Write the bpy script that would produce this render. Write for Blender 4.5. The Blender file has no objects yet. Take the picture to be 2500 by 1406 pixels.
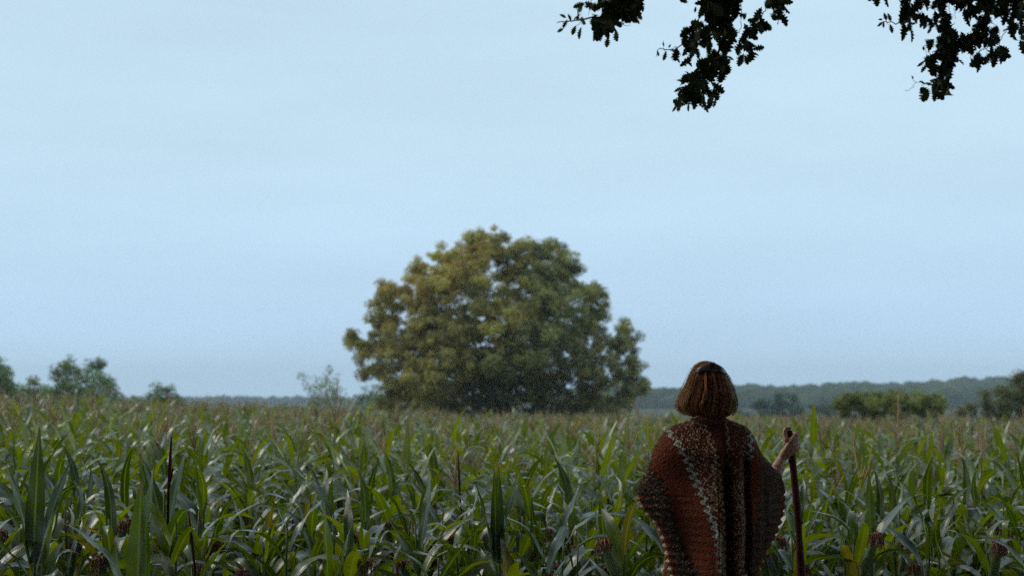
import bpy, bmesh, math, random
import numpy as np
from mathutils import Vector, Matrix, Euler

sc = bpy.context.scene
COL = sc.collection
R = math.radians

# ------------------------------------------------------------------ camera
CAM_Z = 2.1
F = 3472.0                       # focal length in pixels of the 2500 px wide photograph (50 mm on 36 mm)
PITCH = math.atan((985 - 703) / F)
cam_d = bpy.data.cameras.new('camera'); cam = bpy.data.objects.new('camera', cam_d); COL.objects.link(cam)
cam.location = (0, 0, CAM_Z); cam.rotation_euler = (R(90) + PITCH, 0, 0)
cam_d.sensor_width = 36; cam_d.lens = 50; cam_d.clip_start = 0.1; cam_d.clip_end = 6000
cam_d.dof.use_dof = True; cam_d.dof.focus_distance = 7.0; cam_d.dof.aperture_fstop = 2.6
sc.camera = cam

def at(px, py, Y):
    """point of the place seen at photo pixel (px,py) at ground distance Y"""
    dx = (px - 1250) / F; dz = (703 - py) / F
    c, s = math.cos(PITCH), math.sin(PITCH)
    y = c - dz * s; z = s + dz * c
    k = Y / y
    return Vector((dx * k, Y, CAM_Z + z * k))

# ------------------------------------------------------------------ sky
SUN_EL, SUN_AZ = R(42), R(-62)         # azimuth measured from +Y, negative = left
w = bpy.data.worlds.new('World'); sc.world = w; w.use_nodes = True
nt = w.node_tree; nt.nodes.clear()
def N(tree, t, **kw):
    n = tree.nodes.new(t)
    for k, v in kw.items(): setattr(n, k, v)
    return n
out = N(nt, 'ShaderNodeOutputWorld'); bg = N(nt, 'ShaderNodeBackground')
sky = N(nt, 'ShaderNodeTexSky', sky_type='NISHITA'); sky.sun_disc = False
sky.sun_elevation = SUN_EL; sky.sun_rotation = SUN_AZ
tc = N(nt, 'ShaderNodeTexCoord'); sep = N(nt, 'ShaderNodeSeparateXYZ')
ramp = N(nt, 'ShaderNodeValToRGB')
ramp.color_ramp.elements[0].position = 0.0; ramp.color_ramp.elements[0].color = (0.66, 0.935, 1.22, 1)
ramp.color_ramp.elements[1].position = 0.6; ramp.color_ramp.elements[1].color = (0.59, 0.78, 0.93, 1)
for p_, c_ in ((0.05, (0.585, 0.825, 1.08, 1)), (0.10, (0.58, 0.805, 1.01, 1)), (0.18, (0.60, 0.81, 0.965, 1))):
    e = ramp.color_ramp.elements.new(p_); e.color = c_
mp = N(nt, 'ShaderNodeMapping'); mp.inputs['Scale'].default_value = (1.6, 1.6, 9.0); mp.inputs['Rotation'].default_value = (0, R(4), 0)
nz = N(nt, 'ShaderNodeTexNoise'); nz.inputs['Scale'].default_value = 1.5; nz.inputs['Detail'].default_value = 5; nz.inputs['Roughness'].default_value = 0.5
rr = N(nt, 'ShaderNodeMapRange'); rr.inputs['From Min'].default_value = 0.3; rr.inputs['From Max'].default_value = 0.7
rr.inputs['To Min'].default_value = 9.35; rr.inputs['To Max'].default_value = 10.65
vm = N(nt, 'ShaderNodeVectorMath', operation='SCALE')
mix = N(nt, 'ShaderNodeMix', data_type='RGBA'); mix.inputs[0].default_value = 0.97
L = nt.links.new
L(tc.outputs['Generated'], sep.inputs[0]); L(sep.outputs['Z'], ramp.inputs[0])
L(tc.outputs['Generated'], mp.inputs[0]); L(mp.outputs[0], nz.inputs[0]); L(nz.outputs[0], rr.inputs[0])
L(ramp.outputs[0], vm.inputs[0]); L(rr.outputs[0], vm.inputs['Scale'])
L(sky.outputs[0], mix.inputs[6]); L(vm.outputs[0], mix.inputs[7])
L(mix.outputs[2], bg.inputs[0]); bg.inputs[1].default_value = 0.1; L(bg.outputs[0], out.inputs[0])

sun_d = bpy.data.lights.new('sun', 'SUN'); sun = bpy.data.objects.new('sun', sun_d); COL.objects.link(sun)
sun_d.energy = 1.3; sun_d.angle = R(22); sun_d.color = (1.0, 0.93, 0.82)
sdir = Vector((math.sin(SUN_AZ) * math.cos(SUN_EL), math.cos(SUN_AZ) * math.cos(SUN_EL), math.sin(SUN_EL)))
sun.rotation_euler = sdir.to_track_quat('Z', 'Y').to_euler()

sc.view_settings.view_transform = 'Standard'; sc.view_settings.look = 'None'
sc.view_settings.exposure = 0.0; sc.view_settings.gamma = 1.0
cy = sc.cycles
cy.use_denoising = False; cy.max_bounces = 6; cy.diffuse_bounces = 2; cy.glossy_bounces = 2
cy.transmission_bounces = 4; cy.volume_bounces = 1; cy.transparent_max_bounces = 6; cy.caustics_reflective = False; cy.caustics_refractive = False

# ------------------------------------------------------------------ materials
def mat(name):
    m = bpy.data.materials.new(name); m.use_nodes = True
    b = m.node_tree.nodes['Principled BSDF']; return m, m.node_tree, b
def noise(t, scale, detail=4, vec=None, rough=0.5):
    n = N(t, 'ShaderNodeTexNoise'); n.inputs['Scale'].default_value = scale; n.inputs['Detail'].default_value = detail
    n.inputs['Roughness'].default_value = rough
    if vec is not None: t.links.new(vec, n.inputs['Vector'])
    return n
def rampn(t, fac, stops):
    r = N(t, 'ShaderNodeValToRGB'); e = r.color_ramp.elements
    e[0].position, e[0].color = stops[0][0], (*stops[0][1], 1)
    e[1].position, e[1].color = stops[-1][0], (*stops[-1][1], 1)
    for p, c in stops[1:-1]:
        q = e.new(p); q.color = (*c, 1)
    t.links.new(fac, r.inputs[0]); return r
def mul(t, a, b, fac=1.0):
    m = N(t, 'ShaderNodeMix', data_type='RGBA', blend_type='MULTIPLY'); m.inputs[0].default_value = fac
    t.links.new(a, m.inputs[6]); t.links.new(b, m.inputs[7]); return m.outputs[2]
def bump(t, h, b, strength, dist=0.01):
    u = N(t, 'ShaderNodeBump'); u.inputs['Strength'].default_value = strength; u.inputs['Distance'].default_value = dist
    t.links.new(h, u.inputs['Height']); t.links.new(u.outputs[0], b.inputs['Normal'])
def simple(name, stops, scale=8, rough=0.8, bstr=0.3, bdist=0.01, spec=0.5, detail=6):
    m, t, b = mat(name); c = N(t, 'ShaderNodeTexCoord'); n = noise(t, scale, detail, c.outputs['Object'])
    r = rampn(t, n.outputs[0], stops); t.links.new(r.outputs[0], b.inputs['Base Color'])
    b.inputs['Roughness'].default_value = rough; b.inputs['Specular IOR Level'].default_value = spec
    if bstr: bump(t, n.outputs[0], b, bstr, bdist)
    return m

def leaf_mat(name, trans=0.25, rough=0.5, spec=0.5, transtint=(1.5, 1.7, 0.6), gain=1.0):
    """foliage whose own colour is carried per leaf in the colour attribute 'tint'"""
    m, t, b = mat(name)
    a = N(t, 'ShaderNodeAttribute', attribute_name='tint')
    base = a.outputs['Color']
    t.links.new(base, b.inputs['Base Color'])
    b.inputs['Roughness'].default_value = rough; b.inputs['Specular IOR Level'].default_value = spec
    if trans > 0:
        tr = N(t, 'ShaderNodeBsdfTranslucent'); cc = N(t, 'ShaderNodeRGB'); cc.outputs[0].default_value = (*transtint, 1)
        t.links.new(mul(t, base, cc.outputs[0]), tr.inputs[0])
        mx = N(t, 'ShaderNodeMixShader'); mx.inputs[0].default_value = trans
        t.links.new(b.outputs[0], mx.inputs[1]); t.links.new(tr.outputs[0], mx.inputs[2])
        t.links.new(mx.outputs[0], t.nodes['Material Output'].inputs[0])
    return m

def corn_leaf_mat():
    m, t, b = mat('corn leaf')
    a = N(t, 'ShaderNodeAttribute', attribute_name='tint'); uv = N(t, 'ShaderNodeUVMap', uv_map='UVMap')
    sp = N(t, 'ShaderNodeSeparateXYZ'); t.links.new(uv.outputs[0], sp.inputs[0])
    # pale midrib
    ab = N(t, 'ShaderNodeMath', operation='SUBTRACT'); ab.inputs[1].default_value = 0.5; t.links.new(sp.outputs[0], ab.inputs[0])
    ab2 = N(t, 'ShaderNodeMath', operation='ABSOLUTE'); t.links.new(ab.outputs[0], ab2.inputs[0])
    rb = N(t, 'ShaderNodeMapRange'); rb.inputs['From Min'].default_value = 0.03; rb.inputs['From Max'].default_value = 0.075
    rb.inputs['To Min'].default_value = 0.75; rb.inputs['To Max'].default_value = 0.0; t.links.new(ab2.outputs[0], rb.inputs[0])
    # veins along the blade
    wv = N(t, 'ShaderNodeMath', operation='MULTIPLY'); wv.inputs[1].default_value = 120; t.links.new(sp.outputs[0], wv.inputs[0])
    sn = N(t, 'ShaderNodeMath', operation='SINE'); t.links.new(wv.outputs[0], sn.inputs[0])
    tcn = N(t, 'ShaderNodeTexCoord'); n1 = noise(t, 5, 4, tcn.outputs['Object'])
    var = rampn(t, n1.outputs[0], [(0.3, (0.72, 0.8, 0.8)), (0.55, (1, 1, 1)), (0.75, (1.35, 1.2, 0.9))])
    oi = N(t, 'ShaderNodeObjectInfo')
    orr = rampn(t, oi.outputs['Random'], [(0.0, (0.75, 0.85, 0.9)), (0.5, (1, 1, 1)), (1.0, (1.25, 1.12, 0.8))])
    base = mul(t, mul(t, a.outputs['Color'], var.outputs[0]), orr.outputs[0])
    mr = N(t, 'ShaderNodeMix', data_type='RGBA'); t.links.new(rb.outputs[0], mr.inputs[0]); t.links.new(base, mr.inputs[6])
    mr.inputs[7].default_value = (0.17, 0.21, 0.10, 1)
    t.links.new(mr.outputs[2], b.inputs['Base Color'])
    b.inputs['Roughness'].default_value = 0.32; b.inputs['Specular IOR Level'].default_value = 0.55; b.inputs['Coat Weight'].default_value = 1.0; b.inputs['Coat Roughness'].default_value = 0.2; b.inputs['Coat IOR'].default_value = 1.4
    bump(t, sn.outputs[0], b, 0.25, 0.002)
    tr = N(t, 'ShaderNodeBsdfTranslucent'); cc = N(t, 'ShaderNodeRGB'); cc.outputs[0].default_value = (2.0, 2.0, 0.2, 1)
    t.links.new(mul(t, mr.outputs[2], cc.outputs[0]), tr.inputs[0])
    mx = N(t, 'ShaderNodeMixShader'); mx.inputs[0].default_value = 0.40
    t.links.new(b.outputs[0], mx.inputs[1]); t.links.new(tr.outputs[0], mx.inputs[2])
    t.links.new(mx.outputs[0], t.nodes['Material Output'].inputs[0])
    return m

M = {}
M['corn_leaf'] = corn_leaf_mat()
M['corn_stalk'] = simple('corn stalk', [(0.3, (0.05, 0.085, 0.02)), (0.7, (0.11, 0.14, 0.04))], 12, 0.55)
M['tassel'] = leaf_mat('corn tassel', 0.3, 0.8, 0.2, (1.1, 1.0, 0.9))
M['silk'] = simple('corn silk', [(0.3, (0.15, 0.04, 0.022)), (0.55, (0.28, 0.10, 0.055)), (0.75, (0.42, 0.28, 0.15))], 60, 0.7)
M['husk'] = simple('corn husk', [(0.3, (0.09, 0.14, 0.03)), (0.7, (0.16, 0.2, 0.06))], 20, 0.6)
M['willow_leaf'] = leaf_mat('willow foliage', 0.22, 0.65, 0.3)
M['shrub_leaf'] = leaf_mat('shrub foliage', 0.2, 0.7, 0.25)
M['oak_leaf'] = leaf_mat('oak foliage', 0.12, 0.75, 0.08)
M['bark'] = simple('bark', [(0.3, (0.03, 0.024, 0.016)), (0.7, (0.09, 0.07, 0.05))], 14, 0.9, 0.8, 0.02)
M['oak_bark'] = simple('oak bark', [(0.3, (0.02, 0.015, 0.01)), (0.7, (0.07, 0.05, 0.035))], 10, 0.9, 0.9, 0.03)
M['woods'] = simple('woods', [(0.35, (0.022, 0.034, 0.012)), (0.6, (0.055, 0.072, 0.026)), (0.75, (0.11, 0.105, 0.04))], 0.12, 0.95, 0.8, 1.0, 0.1)

# ------------------------------------------------------------------ mesh helpers
def tag(o, label=None, cat=None, group=None, kind=None):
    if label: o['label'] = label
    if cat: o['category'] = cat
    if group: o['group'] = group
    if kind: o['kind'] = kind
    return o
def link(o, parent=None):
    COL.objects.link(o)
    if parent is not None: o.parent = parent
    return o
def empty(name, loc=(0, 0, 0), rz=0):
    o = bpy.data.objects.new(name, None); o.location = loc; o.rotation_euler = (0, 0, rz); o.empty_display_size = 0.2
    return link(o)

class Buf:
    """quads and tris collected as numpy pieces; one mesh at the end"""
    def __init__(s): s.v, s.q, s.uv, s.c, s.m, s.n = [], [], [], [], [], 0
    def add(s, v, q, uv=None, c=(1, 1, 1), m=0):
        v = np.asarray(v, np.float32).reshape(-1, 3); q = np.asarray(q, np.int64).reshape(-1, 4)
        s.v.append(v); s.q.append(q + s.n)
        s.uv.append(np.zeros((len(v), 2), np.float32) if uv is None else np.asarray(uv, np.float32))
        c = np.asarray(c, np.float32)
        s.c.append(np.tile(c, (len(v), 1)) if c.ndim == 1 else c)
        s.m.append(np.full(len(q), m, np.int32)); s.n += len(v)
    def arrays(s):
        return [np.concatenate(x) for x in (s.v, s.q, s.uv, s.c, s.m)]
    def mesh(s, name, mats, smooth=True):
        return mesh_np(name, *s.arrays(), mats, smooth)
    def build(s, name, mats, parent=None, smooth=True):
        o = bpy.data.objects.new(name, s.mesh(name, mats, smooth)); return link(o, parent)

def mesh_np(name, v, q, uv, c, mi, mats, smooth=True):
    me = bpy.data.meshes.new(name)
    tri = (q[:, 2] == q[:, 3])
    if tri.any():
        cnt = np.where(tri, 3, 4); mask = np.ones(q.shape, bool); mask[tri, 3] = False
        loops = q[mask]
    else:
        cnt = np.full(len(q), 4); loops = q.ravel()
    start = np.concatenate([[0], np.cumsum(cnt)[:-1]])
    me.vertices.add(len(v)); me.vertices.foreach_set('co', v.ravel())
    me.loops.add(len(loops)); me.loops.foreach_set('vertex_index', loops.astype(np.int32))
    me.polygons.add(len(q)); me.polygons.foreach_set('loop_start', start.astype(np.int32))
    me.polygons.foreach_set('material_index', mi.astype(np.int32))
    me.polygons.foreach_set('use_smooth', np.full(len(q), smooth))
    ul = me.uv_layers.new(name='UVMap'); ul.data.foreach_set('uv', uv[loops].astype(np.float32).ravel())
    at_ = me.attributes.new('tint', 'FLOAT_COLOR', 'POINT')
    at_.data.foreach_set('color', np.concatenate([c, np.ones((len(c), 1), np.float32)], 1).astype(np.float32).ravel())
    for m in mats: me.materials.append(m)
    me.update(calc_edges=True); me.validate(); return me

def tube(buf, pts, rad, sides=6, c=(1, 1, 1), m=0, cap=True):
    pts = np.asarray([tuple(p) for p in pts], float); n = len(pts)
    rad = np.asarray(rad, float) if np.ndim(rad) else np.full(n, float(rad))
    T = np.gradient(pts, axis=0); T /= np.linalg.norm(T, axis=1)[:, None] + 1e-9
    ref = np.array([0, 0, 1.0]) if abs(T[0][2]) < 0.9 else np.array([1.0, 0, 0])
    a = np.cross(T, ref); a /= np.linalg.norm(a, axis=1)[:, None] + 1e-9; b = np.cross(T, a)
    th = np.linspace(0, 2 * np.pi, sides, endpoint=False)
    v = pts[:, None] + rad[:, None, None] * (np.cos(th)[None, :, None] * a[:, None] + np.sin(th)[None, :, None] * b[:, None])
    v = v.reshape(-1, 3); q = []
    for i in range(n - 1):
        for k in range(sides):
            k2 = (k + 1) % sides
            q.append((i * sides + k, i * sides + k2, (i + 1) * sides + k2, (i + 1) * sides + k))
    if cap:
        v = np.concatenate([v, pts[:1], pts[-1:]]); c0, c1 = n * sides, n * sides + 1
        for k in range(sides):
            k2 = (k + 1) % sides
            q.append((c0, k2, k, k)); q.append((c1, (n - 1) * sides + k, (n - 1) * sides + k2, (n - 1) * sides + k2))
    buf.add(v, q, None, c, m)

# ------------------------------------------------------------------ ground
def sm(x, a, b):
    t = np.clip((x - a) / (b - a), 0, 1); return t * t * (3 - 2 * t)
def edge_y(x):                      # where the corn begins
    return np.interp(x, [-6, -2.2, -0.6, 0.25, 1.5, 2.4, 7], [6.9, 7.0, 7.1, 7.45, 7.45, 7.4, 7.6])
def gz(x, y):
    x = np.asarray(x, float); y = np.asarray(y, float)
    e = edge_y(x); bank = 0.59 * (1 - sm(y, e - 0.62, e - 0.05))
    xs = np.clip(x, -26, 26)
    tilt = np.where(xs < 0, -0.042 * xs, -0.004 * xs) * sm(y, 2, 14)
    return bank + tilt - 0.12 * sm(y, 10, 55)
ground_m = simple('field soil', [(0.3, (0.03, 0.035, 0.015)), (0.55, (0.06, 0.07, 0.03)), (0.75, (0.09, 0.075, 0.05))], 3, 0.95, 0.5, 0.05, 0.2)
xs = np.unique(np.concatenate([np.linspace(-30, 30, 61), np.linspace(-6, 6, 49), np.sign(np.linspace(-1, 1, 41)) * np.abs(np.linspace(-1, 1, 41)) ** 3 * 3000]))
ys = np.unique(np.concatenate([np.linspace(-20, 80, 101), np.linspace(2, 9, 57), np.linspace(0.3, 1, 30) ** 3 * 3500, [-300, -1500, -3000]]))
X, Y_ = np.meshgrid(xs, ys); Z = gz(X, Y_)
v = np.stack([X, Y_, Z], -1).reshape(-1, 3); nx = len(xs)
q = [(j * nx + i, j * nx + i + 1, (j + 1) * nx + i + 1, (j + 1) * nx + i) for j in range(len(ys) - 1) for i in range(nx - 1)]
b = Buf(); b.add(v, q); tag(b.build('ground', [ground_m]), kind='structure')

# ------------------------------------------------------------------ hills with woods far behind
def hill(name, crest, Yc, Yb, base_z, seed):
    rg = np.random.default_rng(seed); b = Buf()
    px = np.linspace(crest[0][0], crest[-1][0], 70); py = np.interp(px, [c[0] for c in crest], [c[1] for c in crest])
    rows = []
    for k in range(9):
        t = k / 8
        row = []
        for a, c in zip(px, py):
            Yk = Yb + (Yc - Yb) * t; top = at(a, c, Yc); p = at(a, c, Yk)
            h = base_z + (top.z - 10 - base_z) * (t ** 1.3)
            row.append((p.x, Yk, h + rg.normal() * 0.5))
        rows.append(row)
    row = [(r[0], Yc + 300, base_z) for r in rows[-1]]; rows.append(row)
    n = len(px); v = np.array(rows).reshape(-1, 3)
    q = [(j * n + i, j * n + i + 1, (j + 1) * n + i + 1, (j + 1) * n + i) for j in range(len(rows) - 1) for i in range(n - 1)]
    b.add(v, q)
    tag(b.build(name, [M['woods']]), kind='structure')
    return px, py
def ico(sub=2):
    bm = bmesh.new(); bmesh.ops.create_icosphere(bm, subdivisions=sub, radius=1)
    v = np.array([x.co[:] for x in bm.verts]); f = np.array([[x.index for x in p.verts] for p in bm.faces]); bm.free()
    return v, np.concatenate([f, f[:, 2:3]], 1)
ICO = ico(2)
def woods(name, label, crest, Yc, Yb, base_z, n, rad, seed, crestn):
    rg = np.random.default_rng(seed); b = Buf()
    cx = [c[0] for c in crest]; cyy = [c[1] for c in crest]
    for i in range(n):
        a = rg.uniform(cx[0], cx[-1]); t = rg.random() ** 0.8 if i > crestn else rg.uniform(0.97, 1.0)
        Yk = Yb + (Yc - Yb) * t; top = at(a, np.interp(a, cx, cyy), Yc)
        p = at(a, 985, Yk); r = rg.uniform(*rad)
        h = base_z + (top.z - 10 - base_z) * (t ** 1.3)
        zc = h + 10 - r * rg.uniform(0.9, 1.25)
        d = 1 + 0.30 * (rg.random(len(ICO[0]))[:, None] - 0.5)
        vv = ICO[0] * d * np.array([r, r, r * rg.uniform(0.8, 1.1)]) + np.array([p.x, Yk, zc])
        b.add(vv, ICO[1])
    return tag(b.build(name, [M['woods']], smooth=False), label, 'woods', kind='stuff')
crestR = [(1380, 962), (1450, 953), (1560, 947), (1650, 950), (1700, 943), (1800, 940), (1900, 942), (2000, 939), (2090, 934), (2125, 929), (2150, 935),
          (2200, 933), (2300, 926), (2400, 921), (2500, 913), (2700, 903), (2950, 895)]
hill('hill', crestR, 900, 620, -1, 1)
woods('hillside_woods', 'dense woods covering the long hazy ridge on the right', crestR, 900, 620, -1, 1500, (4.5, 9), 2, 260)
crestL = [(-400, 966), (0, 965), (250, 968), (430, 969), (700, 969), (880, 968), (1100, 970), (1400, 968)]
hill('low_hill', crestL, 1400, 1200, -1, 3)
woods('far_treeline', 'low blue treeline on the horizon left of the big round tree', crestL, 1400, 1200, -1, 800, (4.5, 7), 4, 320)

# ------------------------------------------------------------------ leaf clouds, trees and shrubs
def leaf_cloud(buf, P, nrm, size, asp, col, rg, m=0):
    """P (n,3) centres, nrm (n,3) preferred facing; diamonds with a folded middle"""
    n = len(P)
    nr = nrm + rg.normal(0, 0.75, (n, 3)); nr /= np.linalg.norm(nr, axis=1)[:, None]
    d = rg.normal(0, 1, (n, 3)); d[:, 2] -= 0.5; d -= nr * (d * nr).sum(1)[:, None]; d /= np.linalg.norm(d, axis=1)[:, None] + 1e-9
    s = np.cross(nr, d); sz = (size * rg.uniform(0.6, 1.3, n))[:, None]
    v = np.stack([P - d * sz, P + s * sz * asp + nr * sz * 0.12, P + d * sz, P - s * sz * asp + nr * sz * 0.12], 1).reshape(-1, 3)
    q = np.arange(4 * n).reshape(n, 4)
    c = np.repeat(col, 4, 0)
    buf.add(v, q, None, c, m)

def crown(blobs, Y, depth, leaf, asp, dens, colf, rg, clump=0.5, fill=0.35, squash=1.0, mat_=None, name='crown', parent=None, origin=(0, 0, 0)):
    """blobs: (px,py,rpx[,dY]) -> clumps of leaves spread over each blob's shell and volume"""
    b = Buf(); cents = []
    for bl in blobs:
        c = at(bl[0], bl[1], Y); r = bl[2] / F * Y
        dy = bl[3] if len(bl) > 3 else rg.uniform(-1, 1) * depth
        c = np.array(c) ; c = c * 1.0
        k = (Y + dy) / Y
        c = np.array([c[0] * k, Y + dy, CAM_Z + (c[2] - CAM_Z) * k]); cents.append((c, r))
        ncl = max(4, int(5.5 * (r / clump) ** 2))
        u = rg.normal(0, 1, (ncl, 3)); u /= np.linalg.norm(u, axis=1)[:, None]
        rad = r * np.where(rg.random(ncl) < fill, rg.uniform(0.2, 0.85, ncl), rg.uniform(0.78, 1.12, ncl))
        cc = c + u * rad[:, None] * np.array([1, 1, squash])
        for i in range(ncl):
            cr = clump * rg.uniform(0.45, 1.1); nl = int(dens * (cr / clump) ** 2)
            w_ = rg.normal(0, 1, (nl, 3)); w_ /= np.linalg.norm(w_, axis=1)[:, None]
            p = cc[i] + w_ * (cr * rg.random(nl) ** 0.45)[:, None] * np.array([1, 1, 0.8])
            nrm = w_ * 0.5 + u[i] * 0.5 + np.array([0, 0, 0.6])
            base = colf(cc[i], rg)
            col = base * rg.uniform(0.7, 1.35, (nl, 1)) * (1 + rg.normal(0, 0.06, (nl, 3)))
            leaf_cloud(b, p - np.array(origin), nrm, np.full(nl, leaf), asp, np.clip(col, 0.004, 0.5), rg)
    b.build(name, [mat_], parent)
    return cents

def stems(base, cents, r0, rg, parent, material, name='trunk', nlead=5, step=1):
    b = Buf(); base = np.array(base)
    for i, (c, r) in enumerate(cents[::step]):
        p0 = np.zeros(3) + np.array([rg.normal() * r0, rg.normal() * r0, 0]); p1 = c - base
        n = 8; t = np.linspace(0, 1, n)[:, None]
        mid = p0 * 0.45 + p1 * 0.55; mid[0] *= 0.75; mid[2] = p1[2] * 0.42
        P = (1 - t) ** 2 * p0 + 2 * t * (1 - t) * mid + t ** 2 * p1 + rg.normal(0, 0.05, (n, 3)) * np.linalg.norm(p1) * 0.12 * (t * (1 - t) * 4)
        tube(b, P, np.linspace(r0 * rg.uniform(0.4, 0.8), r0 * 0.08, n), 6)
        for k in range(4):            # limbs out of the leader into the blob
            a = P[int(n * rg.uniform(0.5, 0.95))]; u = rg.normal(0, 1, 3); u[2] = abs(u[2]); u /= np.linalg.norm(u)
            Q = a + u * np.linspace(0, 1, 5)[:, None] * r * 1.05 + rg.normal(0, 0.04, (5, 3)) * r
            tube(b, Q, np.linspace(r0 * 0.14, r0 * 0.03, 5), 4)
    return b.build(name, [material], parent)

rg = np.random.default_rng(11)
YT = 77.0
big = [(1165, 610, 48, 1.5), (1215, 600, 42, -0.5), (1145, 585, 22), (1178, 578, 20), (1240, 625, 34, 1), (1100, 640, 50, -1), (1060, 665, 52, 1), (1150, 665, 55, -2.5), (1120, 700, 60, -3.5),
       (1298, 625, 42, 0.5), (1345, 620, 38, 1), (1375, 650, 42, 0), (1330, 665, 44, -1.5), (1395, 690, 42, 1), (1288, 600, 20), (1352, 600, 18), (1238, 668, 34, 2),
       (960, 720, 42, 0), (1000, 720, 50, -1), (935, 765, 40, 1), (1045, 735, 60, -2.5), (940, 705, 22), (905, 775, 14),
       (1180, 740, 62, -4), (1240, 790, 55, -4.5), (1300, 745, 60, -3), (1370, 750, 62, -2.5), (1440, 735, 45, 0), (1460, 765, 34, 1), (1430, 790, 48, -1), (1452, 712, 22),
       (950, 820, 50, 0.5), (905, 845, 38, 0), (875, 835, 24, 0), (858, 822, 14, 0), (1010, 830, 62, -2), (920, 885, 44, -0.5), (985, 885, 58, -2), (1075, 800, 62, -3.5),
       (1110, 850, 66, -4.5), (1200, 860, 70, -5), (1060, 900, 66, -4), (1150, 930, 70, -4), (1290, 850, 68, -4.5), (1250, 930, 72, -4), (1370, 830, 60, -3), (1340, 910, 68, -3.5),
       (1420, 870, 58, -1.5), (1470, 850, 38, 0), (1510, 820, 30, 0.5), (1532, 835, 26, 0.5), (1518, 800, 18), (1530, 880, 40, 0), (1550, 925, 30, 0), (1480, 905, 42, -1), (1515, 950, 40, 0), (1560, 950, 18),
       (1430, 940, 55, -2), (980, 950, 58, -1.5), (1040, 975, 52, -2.5), (1120, 990, 50, -3), (1220, 1000, 48, -3), (1320, 985, 52, -2.5), (1400, 995, 42, -1), (950, 985, 34, 0), (1500, 1000, 26, 0),
       (1285, 690, 42, 0), (1335, 715, 48, 0.5), (1270, 650, 26, 0), (1450, 985, 36, -1), (1535, 985, 24, 0), (1490, 1010, 24, 0), (1380, 1012, 30, -2), (1000, 1008, 30, -2), (940, 1005, 24, 0), (1200, 900, 60, 3), (1100, 900, 60, 3), (1300, 900, 60, 3), (1150, 800, 60, 3), (1330, 790, 60, 3), (1030, 940, 55, 3), (1250, 740, 40, 3)]
big = [(b_[0], b_[1], b_[2], (b_[3] if len(b_) > 3 else 0.0) + (3.8 if b_[1] > 872 and 1070 < b_[0] < 1460 and len(b_) > 3 and b_[3] < 0 else 0)) if len(b_) > 3 else b_ for b_ in big]
tb = at(1230, 1010, YT); tb = Vector((tb.x, YT - 1, float(gz(tb.x, YT - 1)) - 0.1))
def willow_col(p, rg):
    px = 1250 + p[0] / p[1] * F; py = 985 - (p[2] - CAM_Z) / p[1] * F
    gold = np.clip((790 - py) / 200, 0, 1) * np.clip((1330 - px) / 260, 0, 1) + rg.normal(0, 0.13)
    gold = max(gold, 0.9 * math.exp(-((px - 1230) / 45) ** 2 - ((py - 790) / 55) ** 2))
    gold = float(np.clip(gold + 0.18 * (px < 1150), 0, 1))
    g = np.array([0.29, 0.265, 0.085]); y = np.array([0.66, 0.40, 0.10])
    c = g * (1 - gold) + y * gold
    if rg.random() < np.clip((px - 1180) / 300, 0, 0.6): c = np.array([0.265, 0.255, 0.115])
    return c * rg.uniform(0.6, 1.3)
t = empty('willow_tree', tb)
tag(t, 'big round solitary tree with golden brown upper left crown beyond the corn', 'tree')
cents = crown(big, YT, 3.5, 0.085, 0.45, 165, willow_col, rg, 0.44, 0.38, 0.95, M['willow_leaf'], 'crown', t, tb)
stems(tb, cents, 0.26, rg, t, M['bark'], step=4)

def shrub(name, label, cat, blobs, Y, leaf, dens, col, seed, clump, asp=0.35, dk=1.8, dm=1.7, depth=1.0, group=None, fill=0.35, squash=1.2, basepx=None, r0=0.08):
    rg = np.random.default_rng(seed)
    bx = basepx if basepx is not None else sum(b_[0] for b_ in blobs) / len(blobs)
    p = at(bx, 985, Y); base = Vector((p.x, Y, float(gz(p.x, Y)) - 0.05)); o = empty(name, base)
    tag(o, label, cat, group)
    col = np.array(col) * dk
    dens = int(dens * dm); leaf *= 1.15; asp = 0.4
    f = lambda p_, g_: col * g_.uniform(0.7, 1.3) * (1 + g_.normal(0, 0.07, 3))
    ce = crown(blobs, Y, depth, leaf, asp, dens, f, rg, clump, fill, squash, M['shrub_leaf'], 'foliage', o, base)
    stems(base, ce, r0, rg, o, M['bark'], 'stem'); return o
GL, GR = 'trees and shrubs beyond the corn on the left', 'bushes beyond the corn on the right'
gcol = (0.10, 0.125, 0.062)
shrub('willow_tree', 'tallest leafy tree cut by the left edge of the photo', 'tree', [(-60, 930, 50), (-20, 920, 42), (10, 925, 30), (20, 960, 32), (-10, 960, 50), (40, 985, 26), (0, 905, 22), (-50, 890, 30)], 62, 0.07, 40, gcol, 21, 0.40, group=GL, dm=2.3)
shrub('sapling', 'short slim tree between the edge tree and the leaning pair of trees', 'tree', [(30, 975, 30), (60, 965, 20), (120, 985, 26), (85, 925, 11), (88, 945, 18), (100, 965, 22), (70, 965, 22), (60, 985, 25), (100, 990, 25)], 66, 0.07, 24, (0.12, 0.14, 0.08), 22, 0.32, group=GL, dm=2.4)
shrub('willow_tree', 'feathery bushy tree, left one of the wind bent pair over the corn', 'tree', [(160, 890, 16), (150, 912, 24), (172, 915, 24), (165, 940, 34), (140, 945, 22), (190, 950, 26), (150, 975, 36), (190, 985, 30), (130, 970, 26), (205, 945, 26), (195, 920, 12), (205, 970, 34), (120, 950, 18)], 60, 0.065, 34, gcol, 23, 0.34, group=GL, dm=2.3)
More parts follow.
